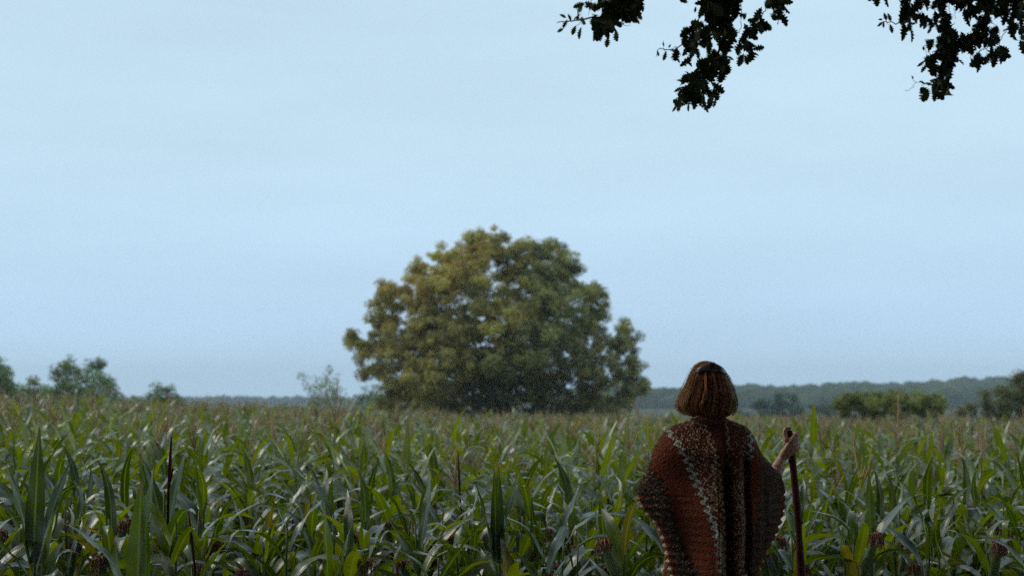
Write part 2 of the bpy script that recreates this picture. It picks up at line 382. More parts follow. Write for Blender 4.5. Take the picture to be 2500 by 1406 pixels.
shrub('willow_tree', 'feathery leaning tree, right one of the wind bent pair over the corn', 'tree', [(222, 898, 14), (242, 893, 9), (240, 910, 16), (250, 925, 20), (262, 945, 20), (225, 950, 28), (270, 965, 22), (240, 975, 34), (275, 985, 28), (215, 985, 30), (300, 992, 22)], 58, 0.065, 32, gcol, 24, 0.32, group=GL, dm=2.3)
shrub('shrub', 'low ragged shrub standing alone right of the leaning pair', 'shrub', [(385, 955, 12), (405, 960, 14), (420, 962, 13), (395, 978, 22), (422, 985, 20), (365, 985, 18), (335, 990, 16), (440, 990, 16), (310, 985, 14), (400, 995, 24)], 55, 0.055, 22, (0.11, 0.125, 0.07), 25, 0.26, group=GL, dm=2.6)
shrub('shrub', 'wispy pale open shrub in the gap left of the big round tree', 'shrub', [(738, 925, 10), (752, 938, 12), (802, 905, 9), (795, 925, 13), (820, 925, 12), (775, 945, 18), (800, 955, 24), (822, 960, 20), (765, 972, 20), (800, 985, 28), (835, 985, 18)], 70, 0.06, 17, (0.15, 0.16, 0.10), 26, 0.32, group=GL, dm=2.0, r0=0.03)
shrub('shrub', 'low rounded bush tucked against the foot of the big round tree', 'shrub', [(885, 965, 20), (905, 962, 18), (870, 980, 20), (915, 985, 28)], 74, 0.06, 34, (0.095, 0.12, 0.07), 27, 0.36, group=GL)
shrub('shrub', 'rounded dark blue green bush just right of the person', 'shrub', [(1885, 990, 26), (1915, 990, 30), (1860, 1000, 22), (1940, 1002, 24), (1900, 975, 12)], 190, 0.12, 40, (0.035, 0.06, 0.03), 31, 0.8, group=GR, dm=2.6, dk=1.1, depth=2, squash=1.0, r0=0.15)
shrub('shrub', 'low dark bush between the round bush and the wide green one', 'shrub', [(1990, 1008, 20), (2020, 1005, 20), (2045, 1010, 18), (1815, 1005, 14), (1795, 1012, 14)], 200, 0.12, 38, (0.04, 0.065, 0.035), 32, 0.8, group=GR, dm=2.6, dk=1.1, depth=2, squash=0.9, r0=0.15, basepx=2020)
shrub('shrub', 'wide flat topped yellow green bush beyond the corn', 'shrub', [(2062, 990, 20), (2075, 982, 22), (2105, 978, 22), (2150, 985, 30), (2210, 985, 32), (2270, 988, 30), (2140, 982, 22), (2170, 975, 20), (2200, 975, 22), (2235, 975, 22), (2265, 980, 22), (2290, 990, 22), (2190, 995, 30), (2240, 1000, 30), (2120, 1005, 30), (2290, 1010, 20), (2070, 1005, 20)], 60, 0.055, 42, (0.145, 0.145, 0.036), 33, 0.30, group=GR, dm=4.5, dk=1.45, squash=0.95)
shrub('shrub', 'tall brownish bush rising out of the right edge of the photo', 'shrub', [(2400, 960, 14), (2405, 985, 26), (2440, 985, 28), (2370, 995, 24), (2460, 960, 26), (2490, 945, 28), (2520, 930, 34), (2490, 980, 36), (2440, 1010, 30), (2540, 980, 40), (2350, 1005, 16)], 56, 0.055, 30, (0.12, 0.12, 0.05), 34, 0.30, group=GR, dm=4, dk=1.4, squash=1.0)

# ------------------------------------------------------------------ corn
def leaf_geo(rg, h0, az, L, W, phi0, droop, twist, fold=0.45, kink=None, seg=12, cross=5, col=(0.05, 0.08, 0.015), lean=0.0, power=1.4):
    s = np.linspace(0, 1, seg + 1)
    phi = phi0 - droop * s ** power
    if kink is not None: phi = phi - kink[1] * sm(s, kink[0] - 0.06, kink[0] + 0.06)
    ds = L / seg
    r = np.concatenate([[0], np.cumsum(np.cos(phi[:-1]) * ds)]); z = np.concatenate([[0], np.cumsum(np.sin(phi[:-1]) * ds)])
    azs = az + lean * s ** 1.5
    out_ = np.stack([np.cos(azs), np.sin(azs), np.zeros_like(azs)], 1); up = np.array([0, 0, 1.0])
    P = out_ * r[:, None] + up * (z + h0)[:, None] + out_ * 0.008
    T = out_ * np.cos(phi)[:, None] + up * np.sin(phi)[:, None]
    S0 = np.stack([-np.sin(azs), np.cos(azs), np.zeros_like(azs)], 1)
    Nn = np.cross(T, S0); Nn *= -1
    Nn = np.cross(S0, T) * -1.0
    tw = twist * s ** 1.2
    S = S0 * np.cos(tw)[:, None] + np.cross(T, S0) * np.sin(tw)[:, None]; Nn = np.cross(T, S)
    Nn = np.where((Nn[:, 2:3] < 0) & (abs(twist) < 0.1), -Nn, Nn)
    wd = W * 0.5 * np.clip(s / 0.12 * 0.45 + 0.55, 0, 1) * np.clip(1 - s ** 2.6, 0, 1) ** 0.8 * (0.85 + 0.3 * np.sin(np.pi * np.clip(s * 1.1, 0, 1)))
    wd[-1] = 0.001
    ph1, ph2 = rg.uniform(0, 6.28, 2); fr = rg.uniform(10, 18)
    V, UV = [], []
    for j in range(cross):
        u = j / (cross - 1) * 2 - 1
        fa = fold * (1 - 0.55 * s)
        wave = 0.16 * wd * abs(u) ** 1.5 * np.sin(fr * s + (ph1 if u < 0 else ph2)) * 1.6 * np.sin(np.pi * s)
        V.append(P + S * (u * wd * np.cos(fa))[:, None] + Nn * (abs(u) * wd * np.sin(fa) + wave)[:, None])
        UV.append(np.stack([np.full_like(s, j / (cross - 1)), s], 1))
    V = np.stack(V, 1).reshape(-1, 3); UV = np.stack(UV, 1).reshape(-1, 2)
    q = [(i * cross + j, i * cross + j + 1, (i + 1) * cross + j + 1, (i + 1) * cross + j) for i in range(seg) for j in range(cross - 1)]
    cc = np.tile(np.asarray(col, float), (len(V), 1))
    if rg.random() < 0.2:                   # dry brown tips
        tip = np.repeat(sm(s, 0.86, 0.97), cross)[:, None]; cc = cc * (1 - tip) + np.array([0.17, 0.11, 0.05]) * tip
    return V, np.array(q), UV, cc

def leaf_colour(rg, h):
    k = rg.random() ** 1.2; c = np.array([0.032, 0.056, 0.002]) * (1 - k) + np.array([0.155, 0.185, 0.004]) * k
    if rg.random() < 0.03: c = np.array([0.13, 0.10, 0.045])
    return c * rg.uniform(0.8, 1.2)

def stalk_geo(buf, rg, H, sides=6, nseg=8, top=0.25, m=1):
    t = np.linspace(0, 1, nseg); a = rg.uniform(0, 6.28)
    P = np.stack([0.02 * np.sin(t * 3 + a) * t, 0.02 * np.cos(t * 2.5 + a) * t, t * H], 1)
    tube(buf, P, np.linspace(0.0125, 0.0045, nseg), sides, m=m)

def tassel_geo(buf, rg, H, col, sides=3, open_=1.0, n=None, m=2, thick=1.0, length=1.0):
    col = np.asarray(col)
    L0 = rg.uniform(0.26, 0.36) * length
    top = H + L0; lx, ly = rg.normal(0, 0.03, 2)
    tube(buf, [(0, 0, H - 0.25), (0, 0, H), (lx * .5, ly * .5, H + L0 * .5), (lx, ly, top)], np.array([0.004, 0.0045, 0.006, 0.0025]) * thick, sides, col, m)
    nb = n if n is not None else int(rg.uniform(5, 11))
    for i in range(nb):
        a = rg.uniform(0, 6.28); h = H + rg.uniform(0.0, 0.10); Lb = rg.uniform(0.12, 0.22) * length; sp = rg.uniform(0.25, 0.75) * open_
        t = np.linspace(0, 1, 4)
        r = Lb * np.sin(sp) * t ** 0.85; z = h + Lb * np.cos(sp) * t - 0.05 * open_ * t ** 2 * rg.uniform(0, 1.6)
        P = np.stack([r * math.cos(a), r * math.sin(a), z], 1)
        tube(buf, P, np.array([0.0025, 0.0045, 0.0045, 0.002]) * thick, sides, col * rg.uniform(0.8, 1.25), m, cap=False)

def tassel_col(rg):
    k = rg.random()
    if k < 0.15: return np.array([0.10, 0.035, 0.025])
    if k < 0.75: return np.array([0.50, 0.35, 0.19])
    return np.array([0.23, 0.20, 0.10])

def plant_leaves(rg, seg, cross, H=1.36, lo=0.35):
    out = []; az = rg.uniform(0, 6.28); h = lo
    hs = []
    while h < H - 0.04:
        hs.append(h); h += rg.uniform(0.07, 0.115)
    for i, h in enumerate(hs):
        az += math.pi + rg.normal(0, 0.35); t = (h - lo) / (H - lo)
        if t > 0.80:
            L = rg.uniform(0.26, 0.42); W = rg.uniform(0.036, 0.052); ph = rg.uniform(0.95, 1.42); dr = rg.uniform(0.1, 1.2)
            kink = None
            if rg.random() < 0.4: dr = rg.uniform(1.4, 2.6)
        else:
            L = rg.uniform(0.38, 0.60); W = rg.uniform(0.048, 0.076); ph = rg.uniform(0.80, 1.30); dr = rg.uniform(0.9, 3.4)
            kink = (rg.uniform(0.35, 0.65), rg.uniform(0.9, 2.0)) if rg.random() < 0.3 else None
        out.append(leaf_geo(rg, h, az, L, W, ph, dr, rg.normal(0, 0.85), rg.uniform(0.12, 0.42), kink, seg, cross, leaf_colour(rg, h), rg.normal(0, 0.25), rg.uniform(1.0, 2.0)))
    return out

MATS3 = [M['corn_leaf'], M['corn_stalk'], M['tassel']]
def plant_things(name, leaves, rg, H, tcol=None, ear=False, topen=1.0, tn=None, tthick=1.0, tlen=1.0):
    o = empty(name)
    b = Buf(); stalk_geo(b, rg, H, 7, 9, m=0); b.build('stalk', [M['corn_stalk']], o)
    for lf in leaves:
        b = Buf(); b.add(*lf[:3], lf[3], 0); b.build('leaf', [M['corn_leaf']], o)
    if tcol is not None:
        b = Buf(); tassel_geo(b, rg, H, tcol, 5, topen, tn, 0, tthick, tlen); b.build('tassel', [M['tassel']], o)
    if ear:
        a = rg.uniform(0, 6.28); h = rg.uniform(0.92, 1.05); d = np.array([math.cos(a) * 0.32, math.sin(a) * 0.32, 0.94]); p = np.array([math.cos(a) * 0.02, math.sin(a) * 0.02, h])
        b = Buf(); t = np.linspace(0, 1, 9); rad = 0.024 * np.array([0.35, 0.75, 0.95, 1, 1, 0.95, 0.8, 0.55, 0.25])
        tube(b, [p + d * 0.23 * k for k in t], rad, 10); e = b.build('ear', [M['husk']], o)
        b = Buf(); tip = p + d * 0.215
        for k in range(46):
            u = rg.normal(0, 1, 3); u[2] = abs(u[2]) * 0.4 + 0.3; u /= np.linalg.norm(u); Ls = rg.uniform(0.04, 0.085)
            q0 = tip + rg.normal(0, 0.006, 3)
            tube(b, [q0, q0 + u * 0.022, q0 + u * 0.036 + np.array([0, 0, -0.3 * Ls]), q0 + u * 0.036 + rg.normal(0, 0.006, 3) + np.array([0, 0, -Ls])], [0.0022, 0.003, 0.0025, 0.0012], 3, cap=False)
        b.build('silk', [M['silk']], e)
    return o
def copy_tree(o, parent=None):
    c = o.copy(); COL.objects.link(c); c.parent = parent
    for ch in list(o.children): copy_tree(ch, c)
    return c

rg = np.random.default_rng(5)
protos = []
for i in range(12):
    H = rg.uniform(1.22, 1.38)
    protos.append(plant_things('corn_plant', plant_leaves(rg, 14, 5, H), rg, H, tassel_col(rg) if i == 3 else None, ear=(i % 2 == 0), tn=int(rg.integers(0, 4)), topen=0.7, tthick=1.4))
# plants at the front are individuals
cand = []
rows_dir = R(12); ca, sa = math.cos(rows_dir), math.sin(rows_dir)
for i in range(-60, 60):
    for j in range(-50, 75):
        u = i * 0.38 + rg.normal(0, 0.05); vv = j * 0.23 + rg.normal(0, 0.06)
        x = u * ca - vv * sa; y = 9 + u * sa + vv * ca
        if y < edge_y(x) or y > 40: continue
        if abs(x) > 0.36 * y + 0.45: continue
        cand.append((y + 0.12 * abs(x) * 0, x))
cand.sort()
HERO = []
def hero_spot(px, Y): p = at(px, 985, Y); return (p.x, Y)
hero_xy = [hero_spot(1212, 7.5), hero_spot(90, 6.9), hero_spot(345, 6.85), hero_spot(415, 7.6), hero_spot(812, 7.0), hero_spot(1618, 8.2), hero_spot(1335, 7.6), hero_spot(2120, 7.7)]
near = [c for c in cand if min((c[1] - h[0]) ** 2 + (c[0] - h[1]) ** 2 for h in hero_xy) > 0.10 ** 2]
N_IND = 290
LIM = near[N_IND][0]
GC = 'corn plants in the near rows of the field'
LBL_COMMON = 'green corn plant with arching glossy leaves in the dense front rows'
for k, (y, x) in enumerate(near[:N_IND]):
    PIDX = int(rg.integers(12)); PIDX = 7 if PIDX == 3 and rg.random() < 0.65 else PIDX; pr = protos[k] if k < 12 else protos[PIDX]
    o = pr if k < 12 else copy_tree(pr)
    s = rg.uniform(0.98, 1.14); o.location = (x, y, float(gz(x, y)) - 0.01); o.rotation_euler = (rg.normal(0, 0.04), rg.normal(0, 0.04), rg.uniform(0, 6.28)); o.scale = (s, s, s)
    pxx = 1250 + x / y * F; hast = (k if k < 12 else PIDX) == 3
    reg = 'left of the big tree' if pxx < 840 else 'below the big tree' if pxx < 1560 else 'just behind the person' if pxx < 1990 else 'right of the walking staff'
    dep = 'at the front edge' if y < edge_y(x) + 0.9 else 'a few rows in'
    tag(o, ('corn plant with a dark tassel spike ' if hast else 'leafy corn plant, no tassel, ') + dep + ', ' + reg, 'corn plant', ('tasselled' if hast else 'leafy') + ' corn plants ' + dep + ', ' + reg)
def hero(idx, leaves, H, label, tcol=None, **kw):
    x, y = hero_xy[idx]; r_ = np.random.default_rng(100 + idx)
    o = plant_things('corn_plant', leaves, r_, H, tcol, **kw); o.location = (x, y, float(gz(x, y)) - 0.01)
    tag(o, label, 'corn plant', GC); return o
def LF(seed, h, azd, L, W, ph, dr, tw=0.0, col=(0.05, 0.085, 0.014), kink=None, lean=0.0, fold=0.3, power=1.4):
    return leaf_geo(np.random.default_rng(seed), h, R(azd), L, W, ph, dr, tw, fold, kink, 16, 5, col, lean, power)
r_ = np.random.default_rng(77)
low = lambda sd, H=1.2: plant_leaves(np.random.default_rng(sd), 14, 5, H, 0.4)
dk = (0.035, 0.06, 0.012); br = (0.085, 0.125, 0.014)
hero(0, low(1) + [LF(2, 1.28, 80, 0.50, 0.07, 1.50, 0.10, 0.5, dk), LF(3, 1.25, 170, 0.46, 0.06, 1.40, 0.15, 0.9, dk), LF(4, 1.30, 10, 0.46, 0.055, 1.38, 0.15, 0.8, dk), LF(5, 1.32, 260, 0.44, 0.05, 1.50, 0.1, 0.4, dk), LF(6, 1.05, 190, 0.7, 0.08, 1.2, 1.6, 0.2)], 1.40,
     'tall corn plant holding a bundle of dark leaves straight up, below the big tree')
hero(1, low(2) + [LF(7, 1.30, 100, 0.66, 0.085, 1.45, 0.05, 0.6, dk), LF(8, 1.2, 30, 0.62, 0.07, 1.38, 0.2, 0.9, dk), LF(9, 1.2, 200, 0.6, 0.08, 1.1, 1.8, 0.2), LF(10, 1.3, 160, 0.5, 0.07, 1.35, 0.3, 0, dk)], 1.4,
     'corn plant with one tall dark upright blade near the left edge')
hero(2, low(3, 1.0) + [LF(11, 1.03, 100, 0.62, 0.105, 1.50, 0.08, 0, br, fold=0.15), LF(12, 1.05, 40, 0.66, 0.09, 1.50, 0.06, 0.1, br, fold=0.2), LF(13, 1.0, 170, 0.6, 0.08, 1.2, 0.9, 0, br)], 1.12,
     'corn plant with broad bright green upright leaves at the bottom left')
hero(3, low(4) + [LF(14, 1.25, 130, 0.6, 0.08, 1.25, 0.5, 0, dk), LF(15, 1.25, 300, 0.6, 0.08, 1.1, 1.5), LF(16, 1.4, 60, 0.45, 0.06, 1.4, 0.3)], 1.62,
     'corn plant topped by a dark red tassel spike in the left part of the field', (0.09, 0.022, 0.018), topen=0.6, tn=1, tthick=1.7)
hero(4, low(5, 1.05) + [LF(17, 1.10, 150, 0.52, 0.075, 1.50, 0.02, 0.1, br, fold=0.5), LF(18, 1.1, 20, 0.42, 0.06, 1.38, 0.1, 0, br)], 1.2,
     'short corn plant with a bright green spear leaf near the bottom of the photo')
hero(5, low(6) + [LF(19, 1.48, 160, 0.58, 0.05, 1.38, 0.12, 0, dk), LF(20, 1.4, 40, 0.55, 0.06, 1.3, 0.5, 0, br)], 1.52,
     "corn plant with a lone leaf spiking up beside the person's shoulder", (0.3, 0.19, 0.11))
hero(6, low(7) + [LF(21, 1.22, 30, 0.50, 0.085, 1.2, 0.1, 0, dk, fold=0.2), LF(22, 1.1, 0, 0.72, 0.075, 1.25, 2.3, 0.1), LF(23, 1.25, 170, 0.6, 0.08, 1.2, 1.9, 0.1)], 1.2,
     'corn plant with a wide dark blade leaning right, left of the person')
hero(7, low(8) + [LF(24, 1.25, 160, 0.72, 0.075, 1.15, 2.2, 0.2), LF(25, 1.3, 20, 0.7, 0.075, 1.2, 2.0, -0.2), LF(26, 1.3, 80, 0.45, 0.06, 1.45, 0.1, 0, br)], 1.45,
     'corn plant with long pale arching leaves to the right of the walking staff')

# the rest of the field: far more plants than anyone could count
def low_plant(seed, seg, cross, lo, tp):
    r = np.random.default_rng(seed); H = r.uniform(1.22, 1.38); b = Buf()
    stalk_geo(b, r, H, 4, 4)
    for k, lf in enumerate(plant_leaves(r, seg, cross, H, lo)):
        b.add(lf[0], lf[1], lf[2], lf[3], 0)
    if r.random() < tp: tassel_geo(b, r, H, tassel_col(r), 3, 1.0)
    return b.arrays()
va = [low_plant(300 + i, 9, 3, 0.45, 0.0 if i % 8 else 1.0) for i in range(16)]
vb = [low_plant(400 + i, 6, 3, 0.75, 0.30) for i in range(16)]
vc = [low_plant(500 + i, 5, 3, 0.85, 0.62) for i in range(16)]
def field(name, label, spots, variants, seed):
    r = np.random.default_rng(seed); V, Q, U, C, Mi = [], [], [], [], []; n = 0
    for (x, y) in spots:
        v, q, uv, c, mi = variants[int(r.integers(len(variants)))]
        a = r.uniform(0, 6.28); s = r.uniform(1.0, 1.2) * (1.12 if r.random() < 0.05 else 1); cs, sn = math.cos(a) * s, math.sin(a) * s
        z0 = float(gz(x, y)); lx, ly = r.normal(0, 0.04, 2)
        vv = np.stack([v[:, 0] * cs - v[:, 1] * sn + x + v[:, 2] * lx, v[:, 0] * sn + v[:, 1] * cs + y + v[:, 2] * ly, v[:, 2] * s * r.uniform(0.97, 1.04) + z0], 1)
        V.append(vv); Q.append(q + n); U.append(uv); C.append(c * r.uniform(0.8, 1.2)); Mi.append(mi); n += len(v)
    me = mesh_np(name, np.concatenate(V).astype(np.float32), np.concatenate(Q), np.concatenate(U), np.concatenate(C).astype(np.float32), np.concatenate(Mi), MATS3)
    o = bpy.data.objects.new(name, me); link(o); return tag(o, label, 'corn field', kind='stuff')
spots = []
for (y, x) in near[N_IND:]:
    if y <= 20: spots.append((x, y))
n_a = len(spots)
r_ = np.random.default_rng(9)
y = 20.0
spots2 = []
while y < 68:
    step = 0.34 + 0.010 * (y - 20); wd_ = 0.38 * y + 1
    xx = -wd_
    while xx < wd_:
        spots2.append((xx + r_.normal(0, 0.08), y + r_.normal(0, 0.1))); xx += 0.34 + 0.007 * (y - 20)
    y += step
allsp = [(s_, va) for s_ in spots] + [(s_, vb if s_[1] < 30 else vc) for s_ in spots2]
def field_all():
    r = np.random.default_rng(12); V, Q, U, C, Mi = [], [], [], [], []; n = 0
    for (x, y), variants in allsp:
        v, q, uv, c, mi = variants[int(r.integers(len(variants)))]
        a = r.uniform(0, 6.28); s = r.uniform(1.0, 1.2) * (1.12 if r.random() < 0.05 else 1); cs, sn = math.cos(a) * s, math.sin(a) * s
        z0 = float(gz(x, y)); lx, ly = r.normal(0, 0.04, 2)
        vv = np.stack([v[:, 0] * cs - v[:, 1] * sn + x + v[:, 2] * lx, v[:, 0] * sn + v[:, 1] * cs + y + v[:, 2] * ly, v[:, 2] * s * r.uniform(0.97, 1.04) + z0], 1)
        V.append(vv); Q.append(q + n); U.append(uv); C.append(c * r.uniform(0.8, 1.2)); Mi.append(mi); n += len(v)
    me = mesh_np('corn_field', np.concatenate(V).astype(np.float32), np.concatenate(Q), np.concatenate(U), np.concatenate(C).astype(np.float32), np.concatenate(Mi), MATS3)
    o = bpy.data.objects.new('corn_field', me); link(o); tag(o, 'endless corn with tan tassels reaching back to the big tree', 'corn field', kind='stuff')
field_all()
print('near', len(near), 'LIM', LIM, 'mid', n_a, 'far', len(spots2))

# ------------------------------------------------------------------ the person
exec_person = True
PY = 6.4
def pp(px, py, Y=PY): return at(px, py, Y)
person = empty('person', (pp(1735, 985).x, PY + 0.03, float(gz(0.9, PY))))
tag(person, 'person seen from behind in a rust zigzag knitted poncho with a reddish blonde bob', 'person')
PO = np.array(person.location)
skin_m, t_, b_ = mat('skin'); c_ = N(t_, 'ShaderNodeTexCoord'); n_ = noise(t_, 25, 4, c_.outputs['Object'])
r__ = rampn(t_, n_.outputs[0], [(0.35, (0.42, 0.185, 0.11)), (0.65, (0.56, 0.29, 0.175))]); t_.links.new(r__.outputs[0], b_.inputs['Base Color'])
b_.inputs['Roughness'].default_value = 0.5; b_.inputs['Subsurface Weight'].default_value = 0.1; b_.inputs['Subsurface Radius'].default_value = (0.01, 0.004, 0.002)

def skin_chain(chains, sub=2):
    """chains: list of lists of (point, rx, ry); the first chain is the root, later chains start at a point of an earlier one"""
    me = bpy.data.meshes.new('tmp'); verts, edges, rad, idx = [], [], [], {}
    def vid(p, r):
        k = tuple(round(float(c), 4) for c in p)
        if k not in idx: idx[k] = len(verts); verts.append(k); rad.append(r)
        return idx[k]
    for ch in chains:
        prev = None
        for p, r in ch:
            i = vid(p, r)
            if prev is not None: edges.append((prev, i))
            prev = i
    me.from_pydata(verts, edges, [])
    o = bpy.data.objects.new('tmp', me); COL.objects.link(o)
    m = o.modifiers.new('s', 'SKIN'); m.use_smooth_shade = True
    for i, r in enumerate(rad): me.skin_vertices[0].data[i].radius = r if isinstance(r, tuple) else (r, r)
    me.skin_vertices[0].data[0].use_root = True
    s = o.modifiers.new('u', 'SUBSURF'); s.levels = sub; s.render_levels = sub
    dg = bpy.context.evaluated_depsgraph_get(); res = bpy.data.meshes.new_from_object(o.evaluated_get(dg))
    bpy.data.objects.remove(o); return res

def q3(px, py, Y): return tuple(np.array(pp(px, py, Y)) - PO)
g0 = 0.0
HX = q3(1728, 985, PY)[0]
hd = lambda py, Y: (q3(1728, py, Y))
pel = (0, 0.0, 0.90)
neck = (HX + 0.0, 0.02, 1.37); 
shL = q3(1652, 1080, 6.46); shR = q3(1815, 1078, 6.46)
chest = ((shL[0] + shR[0]) / 2, 0.0, 1.22)
elL = q3(1592, 1206, 6.47); wrL = q3(1636, 1345, 6.52)
elR = q3(1872, 1203, 6.53); wrR = q3(1909, 1119, 6.63)
body_parts = []
main = [
    [(pel, (0.16, 0.12)), ((0, 0, 1.05), (0.13, 0.10)), (chest, (0.15, 0.10)), ((HX, 0.01, 1.33), (0.10, 0.08)), (neck, (0.055, 0.06)), ((HX, 0.02, 1.44), (0.055, 0.06)), ((HX, 0.045, 1.51), (0.070, 0.088)), ((HX, 0.045, 1.58), (0.080, 0.10)), ((HX, 0.040, 1.645), (0.060, 0.078))],
    [((HX, 0.01, 1.33), (0.10, 0.08)), (shL, 0.048), (tuple((np.array(shL) + elL) / 2), 0.038), (elL, 0.034), (tuple((np.array(elL) + wrL) / 2), 0.036), (wrL, 0.024), (tuple(np.array(wrL) + (0.0, 0.01, -0.06)), (0.03, 0.018))],
    [((HX, 0.01, 1.33), (0.10, 0.08)), (shR, 0.048), (tuple((np.array(shR) + elR) / 2), 0.038), (elR, 0.036), (tuple(np.array(elR) * .55 + np.array(wrR) * .45), 0.037), (wrR, 0.026)],
    [(pel, (0.16, 0.12)), ((-0.09, 0, 0.82), 0.085), ((-0.10, 0.01, 0.47), 0.055), ((-0.10, -0.01, 0.10), 0.035), ((-0.10, 0.10, 0.035), 0.035), ((-0.11, 0.16, 0.03), 0.028)],
    [(pel, (0.16, 0.12)), ((0.09, 0, 0.82), 0.085), ((0.10, 0.01, 0.47), 0.055), ((0.10, -0.01, 0.10), 0.035), ((0.10, 0.10, 0.035), 0.035), ((0.11, 0.16, 0.03), 0.028)],
]
body_parts.append(skin_chain(main))
# face: nose, chin, ears, lips on the side turned to the field
body_parts.append(skin_chain([[((HX, 0.12, 1.585), 0.010), ((HX, 0.148, 1.555), 0.012), ((HX, 0.142, 1.548), 0.014)]], 1))
body_parts.append(skin_chain([[((HX, 0.10, 1.50), 0.03), ((HX, 0.118, 1.488), 0.02)]], 1))
body_parts.append(skin_chain([[((HX - 0.02, 0.128, 1.522), 0.007), ((HX, 0.136, 1.522), 0.009), ((HX + 0.02, 0.128, 1.522), 0.007)]], 1))
for sd in (-1, 1): body_parts.append(skin_chain([[((HX + sd * 0.078, 0.05, 1.59), 0.008), ((HX + sd * 0.09, 0.04, 1.57), 0.011), ((HX + sd * 0.082, 0.05, 1.54), 0.008)]], 1))
# staff axis
stTop = np.array(pp(1927, 1046, 6.66)); stLow = np.array(pp(1959, 1406, 6.62)); sdir_ = (stLow - stTop) / np.linalg.norm(stLow - stTop)
# right hand closed round the staff
wr = np.array(wrR) + PO
palm = np.array(pp(1928, 1079, 6.635)); 
A = stTop + sdir_ * 0.0
def on_staff(py):                      # point of the staff axis at this height
    k = (py - 1046) / 360.0; return stTop + (stLow - stTop) * k
def hand_chain(pts): return skin_chain([[(tuple(np.array(p) - PO), r) for p, r in pts]], 2)
ax = np.array([1, 0, 0]); ay = np.array([0, 1, 0]); az_ = np.array([0, 0, 1.0])
wr2 = wr + (palm - wr) * 0.25
for k, (py, Ln) in enumerate(((1058, 1.0), (1070, 1.08), (1082, 1.0), (1093, 0.85))):
    c0 = on_staff(py); r0_ = 0.0108 - 0.0008 * (k == 3)
    kn = c0 + ax * 0.033 - ay * 0.016 + az_ * 0.004
    mid_ = wr2 * 0.45 + kn * 0.55 - ay * 0.012 - ax * 0.004
    body_parts.append(hand_chain([(wr, 0.023), (mid_, 0.0190), (kn, 0.0145)]))
    pts = [(kn, 0.0130)]
    for a_, rr_ in ((15, 0.037), (60, 0.032), (110, 0.029), (155, 0.027), (195, 0.026)):
        a2 = a_ * (1 if a_ < 20 else Ln * 0.98)
        pts.append((c0 + rr_ * (math.cos(R(a2)) * ax + math.sin(R(a2)) * ay) - az_ * 0.003, r0_ if a_ < 190 else r0_ * 0.85))
    body_parts.append(hand_chain(pts))
body_parts.append(hand_chain([(wr - (palm - wr) * 0.6, 0.026), (wr, (0.027, 0.023)), (wr * .4 + palm * .6 - ay * 0.012, 0.025)]))
c0 = on_staff(1062)
body_parts.append(hand_chain([(palm - ax * 0.012 - ay * 0.012, 0.017), (on_staff(1070) - ax * 0.024 - ay * 0.018, 0.0140), (on_staff(1057) - ax * 0.027 - ay * 0.012, 0.0135), (on_staff(1047) - ax * 0.020 - ay * 0.006, 0.0125), (on_staff(1044) - ax * 0.004 - ay * 0.004, 0.0110), (on_staff(1047) + ax * 0.010 + ay * 0.002, 0.0095)]))
# left hand hanging, lightly curled
wl = np.array(wrL) + PO
body_parts.append(hand_chain([(wl, (0.022, 0.018)), (wl + (0.0, 0.01, -0.05), (0.032, 0.016)), (wl + (0.0, 0.015, -0.085), (0.034, 0.014))]))
for k in range(4):
    bx_ = -0.026 + 0.0175 * k; Ln = (0.85, 1.0, 0.97, 0.8)[k]
    body_parts.append(hand_chain([(wl + (bx_, 0.012, -0.075), 0.0095), (wl + (bx_, 0.016, -0.075 - 0.045 * Ln), 0.0088), (wl + (bx_, 0.030, -0.075 - 0.072 * Ln), 0.008), (wl + (bx_, 0.045, -0.075 - 0.088 * Ln), 0.0072)]))
body_parts.append(hand_chain([(wl + (0.022, 0.01, -0.02), 0.014), (wl + (0.040, 0.022, -0.055), 0.0115), (wl + (0.042, 0.034, -0.085), 0.010)]))
bm = bmesh.new()
for me in body_parts:
    b1 = bmesh.new(); b1.from_mesh(me)
    bmesh.ops.holes_fill(b1, edges=[e for e in b1.edges if e.is_boundary], sides=0)
    bmesh.ops.recalc_face_normals(b1, faces=b1.faces[:])
    if b1.calc_volume(signed=True) < 0: bmesh.ops.reverse_faces(b1, faces=b1.faces[:])
    b1.to_mesh(me); b1.free(); bm.from_mesh(me)
me = bpy.data.meshes.new('body'); bm.to_mesh(me); bm.free(); me.materials.clear(); me.materials.append(skin_m)
body = bpy.data.objects.new('body', me); link(body, person)
rm = body.modifiers.new('r', 'REMESH'); rm.mode = 'VOXEL'; rm.voxel_size = 0.0038; rm.use_smooth_shade = True
s_ = body.modifiers.new('s', 'SMOOTH'); s_.factor = 0.5; s_.iterations = 2

# poncho ------------------------------------------------------------
Lp = [(1022, 1694), (1026, 1678), (1032, 1660), (1042, 1638), (1055, 1622), (1070, 1611), (1090, 1600), (1120, 1590), (1150, 1580), (1168, 1570), (1185, 1560), (1205, 1553), (1222, 1557), (1245, 1570), (1268, 1592), (1295, 1609), (1330, 1619), (1370, 1627), (1410, 1637), (1450, 1655), (1490, 1690)]
Rp = [(1022, 1770), (1026, 1784), (1032, 1802), (1042, 1824), (1055, 1835), (1075, 1845), (1100, 1856), (1118, 1866), (1132, 1880), (1146, 1893), (1162, 1908), (1180, 1914), (1205, 1918), (1235, 1917), (1262, 1908), (1290, 1899), (1320, 1885), (1350, 1868), (1380, 1854), (1410, 1845), (1450, 1815), (1490, 1760)]
def tri(x): return 2 * np.abs(x - np.floor(x + 0.5))
def poly(pts, y): return np.interp(y, [p[0] for p in pts], [p[1] for p in pts])
lineA = [(1040, 1622), (1060, 1634), (1090, 1652), (1120, 1668), (1150, 1680), (1200, 1699), (1260, 1720), (1300, 1733), (1360, 1741), (1500, 1748)]
